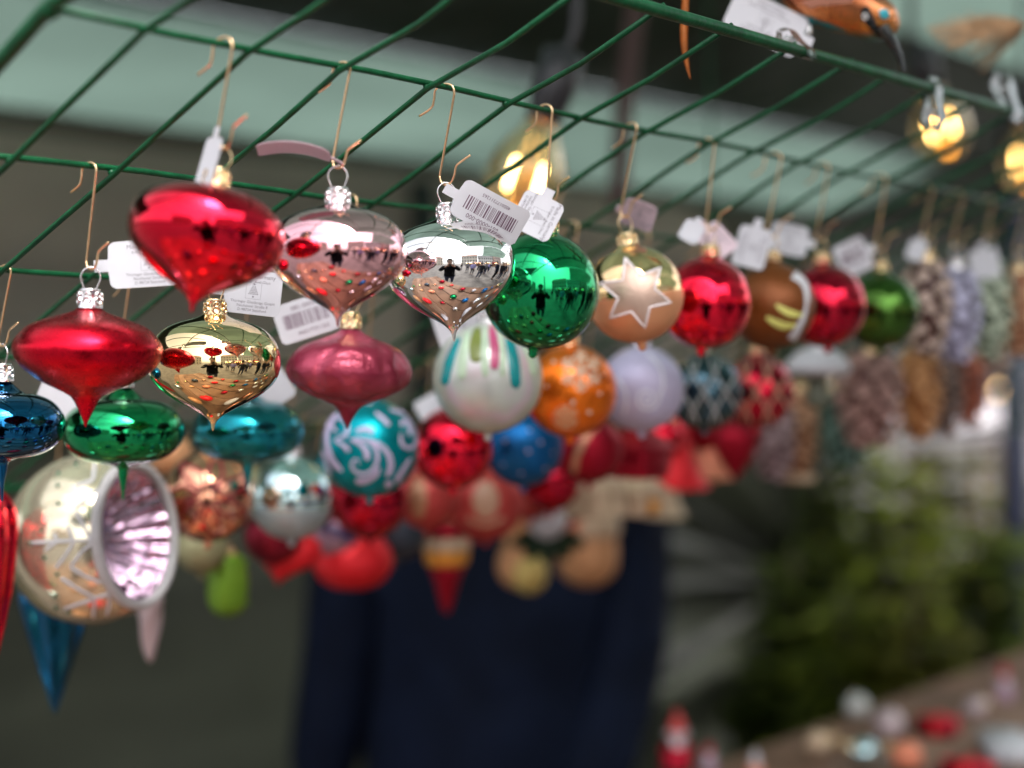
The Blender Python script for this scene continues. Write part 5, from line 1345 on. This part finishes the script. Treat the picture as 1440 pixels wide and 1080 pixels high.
# ================================================================== HANGING BULBS
M['socket'] = mat('socket_black', (.018, .017, .021), .45, 0, .2, 60); m, n, l, b = new_mat('amber_glass')
tp_ = n.new('ShaderNodeBsdfTransparent'); tp_.inputs['Color'].default_value = (1, .95, .82, 1); gl_ = n.new('ShaderNodeBsdfGlossy'); gl_.inputs['Roughness'].default_value = .03; gl_.inputs['Color'].default_value = (1, .9, .75, 1)
lw = n.new('ShaderNodeLayerWeight'); lw.inputs['Blend'].default_value = .25; mx = n.new('ShaderNodeMixShader'); l.new(lw.outputs['Facing'], mx.inputs[0]); l.new(tp_.outputs[0], mx.inputs[1]); l.new(gl_.outputs[0], mx.inputs[2]); l.new(mx.outputs[0], n['Material Output'].inputs['Surface'])
M['amber_glass'] = m
M['filament'] = glow_mat('filament', (1, .62, .24), 11); M['ember'] = glow_mat('ember', (1, .42, .06), 2.0)
def bulb_lamp(x0, y0, x1, y1, wpx, z, label):
    """socket end (x0, y0), glass tip (x1, y1)"""
    A, B = PZ(x0, y0, z), PZ(x1, y1, z)
    d = (A - B).normalized(); L = (A - B).length; w = wpx / FPX * z / 2
    t = empty('hanging_bulb', B); t.rotation_euler = d.to_track_quat('Z', 'Y').to_euler(); tag(t, label, 'bulb lamp', 'warm filament bulbs strung under the roof')
    pr = [(0, 0), (.35, .03), (.62, .10), (.88, .24), (1.0, .42), (.96, .58), (.76, .76), (.50, .90), (.42, 1.0)]
    H = L * .60
    outer = resample([(a * w, b * H) for a, b in pr], 3); inner = [(max(0, a - .0010), b + .0008 if i < 3 else b) for i, (a, b) in enumerate(outer)]
    bm = bmesh.new(); lathe(bm, outer, 36); lathe(bm, inner[::-1], 36); bmesh.ops.recalc_face_normals(bm, faces=bm.faces)
    bmi = bmesh.new(); lathe(bmi, outer + inner[::-1][0:], 36); bm.free(); bmesh.ops.recalc_face_normals(bmi, faces=bmi.faces); mesh_obj('glass', bmi, M['amber_glass'], t)
    bm = bmesh.new(); lathe(bm, [(.30 * w, H * .98), (.46 * w, H), (.46 * w, H + .012), (.52 * w, H + .016), (.56 * w, H + .030), (.54 * w, L * .98), (.30 * w, L), (0, L)], 28); mesh_obj('socket', bm, M['socket'], t)
    bm = bmesh.new(); lathe(bm, [(.40 * w, H * .965), (.43 * w, H * .97), (.43 * w, H + .004)], 24); mesh_obj('collar', bm, M['brass'], t)
    inv = Matrix(t.rotation_euler.to_matrix()).inverted(); lr = inv @ RIGHT; lr.z = 0; lr.normalize(); lf = inv @ FWD; lf.z = 0; lf.normalize()
    for k in range(2):
        q = lr * (.36 if k else -.36) * w
        bm = bmesh.new(); tube(bm, [q * 1.05 + Vector((0, 0, H * .34)), q + Vector((0, 0, H * .62))], .0015, 8); mesh_obj('filament', bm, M['filament'], t)
    bm = bmesh.new(); tube(bm, [(0, 0, H * .20), (0, 0, H * .95)], .0016, 8); mesh_obj('stem', bm, M['brass'], t)
    bm = bmesh.new(); ball(bm, (.12 * w, 0, H * .12), .0055, 2); ball(bm, (-.14 * w, .04 * w, H * .13), .0050, 2); mesh_obj('ember', bm, M['ember'], t)
    bm = bmesh.new(); tp = Vector((0, 0, L)); up = Matrix(t.rotation_euler.to_matrix()).inverted() @ UP
    tube(bm, spline([tp, tp + Vector((0, 0, .03)), tp + up * .14 + Vector((0, 0, .02)), tp + up * .30], 5), .0042, 8); mesh_obj('cord', bm, M['socket'], t)
    return t
bulb_lamp(795, 70, 716, 322, 112, 1.28, 'glowing filament bulb tilted behind the green ball tag')
bulb_lamp(1291, 62, 1336, 224, 78, 1.87, 'glowing filament bulb behind the silver clip at the upper right')
bulb_lamp(1440, 120, 1446, 270, 70, 2.4, 'glowing filament bulb cut by the right edge')
p = [PZ(905, -60, 1.9), PZ(880, 120, 1.95), PZ(868, 300, 2.0)]
bm = bmesh.new(); tube(bm, [q - p[0] for q in spline(p, 6)], .012, 8); o = mesh_obj('power_cable', bm, mat('cord_mauve', (.10, .06, .06), .7)); o.location = p[0]; tag(o, 'blurred brownish cord hanging down behind the grid', 'cord')

# ================================================================== THINGS ON THE COUNTER
def figurine(x, y, hpx, coat, hat, label, kind='gnome'):
    q = PH(x, y, CT); z = depth(q); H = hpx / FPX * z
    t = empty('figurine', q, (0, 0, YAW - R(90))); tag(t, label, 'figurine', 'small figurines on the counter')
    bm = bmesh.new(); lathe(bm, resample([(0, 0), (.26 * H, 0), (.29 * H, .06 * H), (.26 * H, .25 * H), (.16 * H, .46 * H), (0, .5 * H)], 2), 24); mesh_obj('body', bm, coat, t)
    bm = bmesh.new(); ball(bm, (0, 0, .56 * H), .14 * H, 3); mesh_obj('head', bm, G['m_cream'], t)
    bm = bmesh.new(); lathe(bm, resample([(.17 * H, .60 * H), (.15 * H, .68 * H), (.09 * H, .84 * H), (.02 * H, .99 * H), (0, H)], 2), 24); mesh_obj('hat', bm, hat, t)
    bm = bmesh.new(); lathe(bm, [(.17 * H + .03 * H * math.cos(a), .61 * H + .03 * H * math.sin(a)) for a in [2 * math.pi * k / 8 for k in range(9)]], 24); mesh_obj('hat_brim', bm, G['m_white2'], t)
    bm = bmesh.new(); ball(bm, (0, -.13 * H, .45 * H), .11 * H, 2, (1, .6, 1.3)); mesh_obj('beard', bm, G['m_white2'], t)
    for s in (-1, 1):
        bm = bmesh.new(); ball(bm, (s * .22 * H, -.06 * H, .32 * H), .07 * H, 2, (.8, .9, 1.6)); mesh_obj('arm', bm, coat, t)
def lying_ball(x, y, d, m, label):
    q = PH(x, y, CT); z = depth(q); r = d / 2 / FPX * z
    t = empty('loose_bauble', q + UP * r, (R(70), 0, random.uniform(0, 6))); tag(t, label, 'bauble', 'loose baubles on the counter')
    bm = bmesh.new(); lathe(bm, sphere_prof(r), 32); mesh_obj('body', bm, m, t)
    share('cap', CAP_ME, t, M['gold_cap']).location = (0, 0, r + .0018)
def gift(x, y, w, d, h, m, m2, label, rot=0.):
    q = PH(x, y, CT)
    t = empty('gift_box', q, (0, 0, rot)); tag(t, label, 'box', 'small boxes on the counter')
    bm = bmesh.new(); box(bm, (0, 0, h / 2), (w, d, h)); bmesh.ops.bevel(bm, geom=bm.edges[:], offset=.002, segments=2, affect='EDGES'); mesh_obj('tray', bm, m, t)
    bm = bmesh.new(); box(bm, (0, 0, h / 2 + .0006), (w * 1.02, d * .16, h * 1.02)); box(bm, (0, 0, h / 2 + .0012), (w * .14, d * 1.02, h * 1.03)); mesh_obj('ribbon', bm, m2, t)
figurine(952, 1082, 84, G['m_dred'], G['m_rosy'], 'red figurine in a rosy hat beside the stallholder')
figurine(997, 1084, 40, G['m_mauve'], G['m_dred'], 'small mauve figurine right of the red one')
figurine(1062, 1094, 40, G['m_salmon'], G['m_white2'], 'salmon figurine in a white hat')
figurine(1411, 984, 52, G['m_mauve'], G['m_dred'], 'white figurine in a pointed dark red hat at the right')
lying_ball(1250, 1040, 44, G['m_icicle'], 'whitish pink loose bauble left of the flat red box')
lying_ball(1372, 1010, 30, G['m_icicle'], 'pale pink loose bauble on the counter planks')
lying_ball(1215, 1078, 40, G['ice'], 'ice blue loose bauble at the bottom of the picture')
lying_ball(1150, 1062, 34, G['m_cream'], 'cream loose bauble on the counter planks')
lying_ball(1275, 1085, 44, G['m_salmon'], 'salmon loose bauble at the bottom of the picture')
lying_ball(1205, 1010, 34, G['m_white'], 'small pearly loose bauble near the counter edge')
gift(1318, 1030, .055, .045, .016, G['m_dred'], G['m_bright'], 'flat bright red box on the counter planks', .3)
gift(1418, 1062, .10, .05, .018, G['m_white2'], W_PAINT, 'flat white box on the counter planks', .6)
gift(1360, 1100, .06, .05, .02, G['m_dred'], G['m_bright'], 'dark red box at the lower right corner', .2)
rn = random.Random(13)
pal = [('m_white2', 'snow white'), ('m_bright', 'bright red'), ('m_tan', 'tan'), ('gold', 'mirror gold'), ('green', 'mirror green'), ('m_salmon', 'salmon'), ('ice', 'ice blue'), ('silver', 'mirror silver'), ('m_blue', 'satin blue'), ('m_dred', 'dark red'), ('m_slate', 'slate grey'), ('copper', 'copper')]
spots = [(.22 + .165 * i + rn.uniform(-.03, .03), .33 + .135 * j + rn.uniform(-.02, .02)) for i in range(11) for j in range(5)]
rn.shuffle(spots); done = 0
for (u, v) in spots:
    d_ = Vector((u, v, CT)) - CAM; zz = d_.dot(FWD)
    if zz < .1 or 480 - d_.z / zz * FPX < 1180 or done >= 36: continue
    (mm, nm), sz = pal[done % 12], done // 12; rr = (.024, .033, .042)[sz]; done += 1
    t = empty('loose_bauble', (u, v, CT + rr), (R(75), 0, rn.uniform(0, 6))); tag(t, ('small ', 'middling ', 'large ')[sz] + nm + ' loose bauble lying on the counter below the hanging rows', 'bauble', 'loose baubles on the counter')
    bm = bmesh.new(); lathe(bm, sphere_prof(rr), 28); mesh_obj('body', bm, G[mm], t); share('cap', CAP_ME, t, M['gold_cap']).location = (0, 0, rr + .0018)
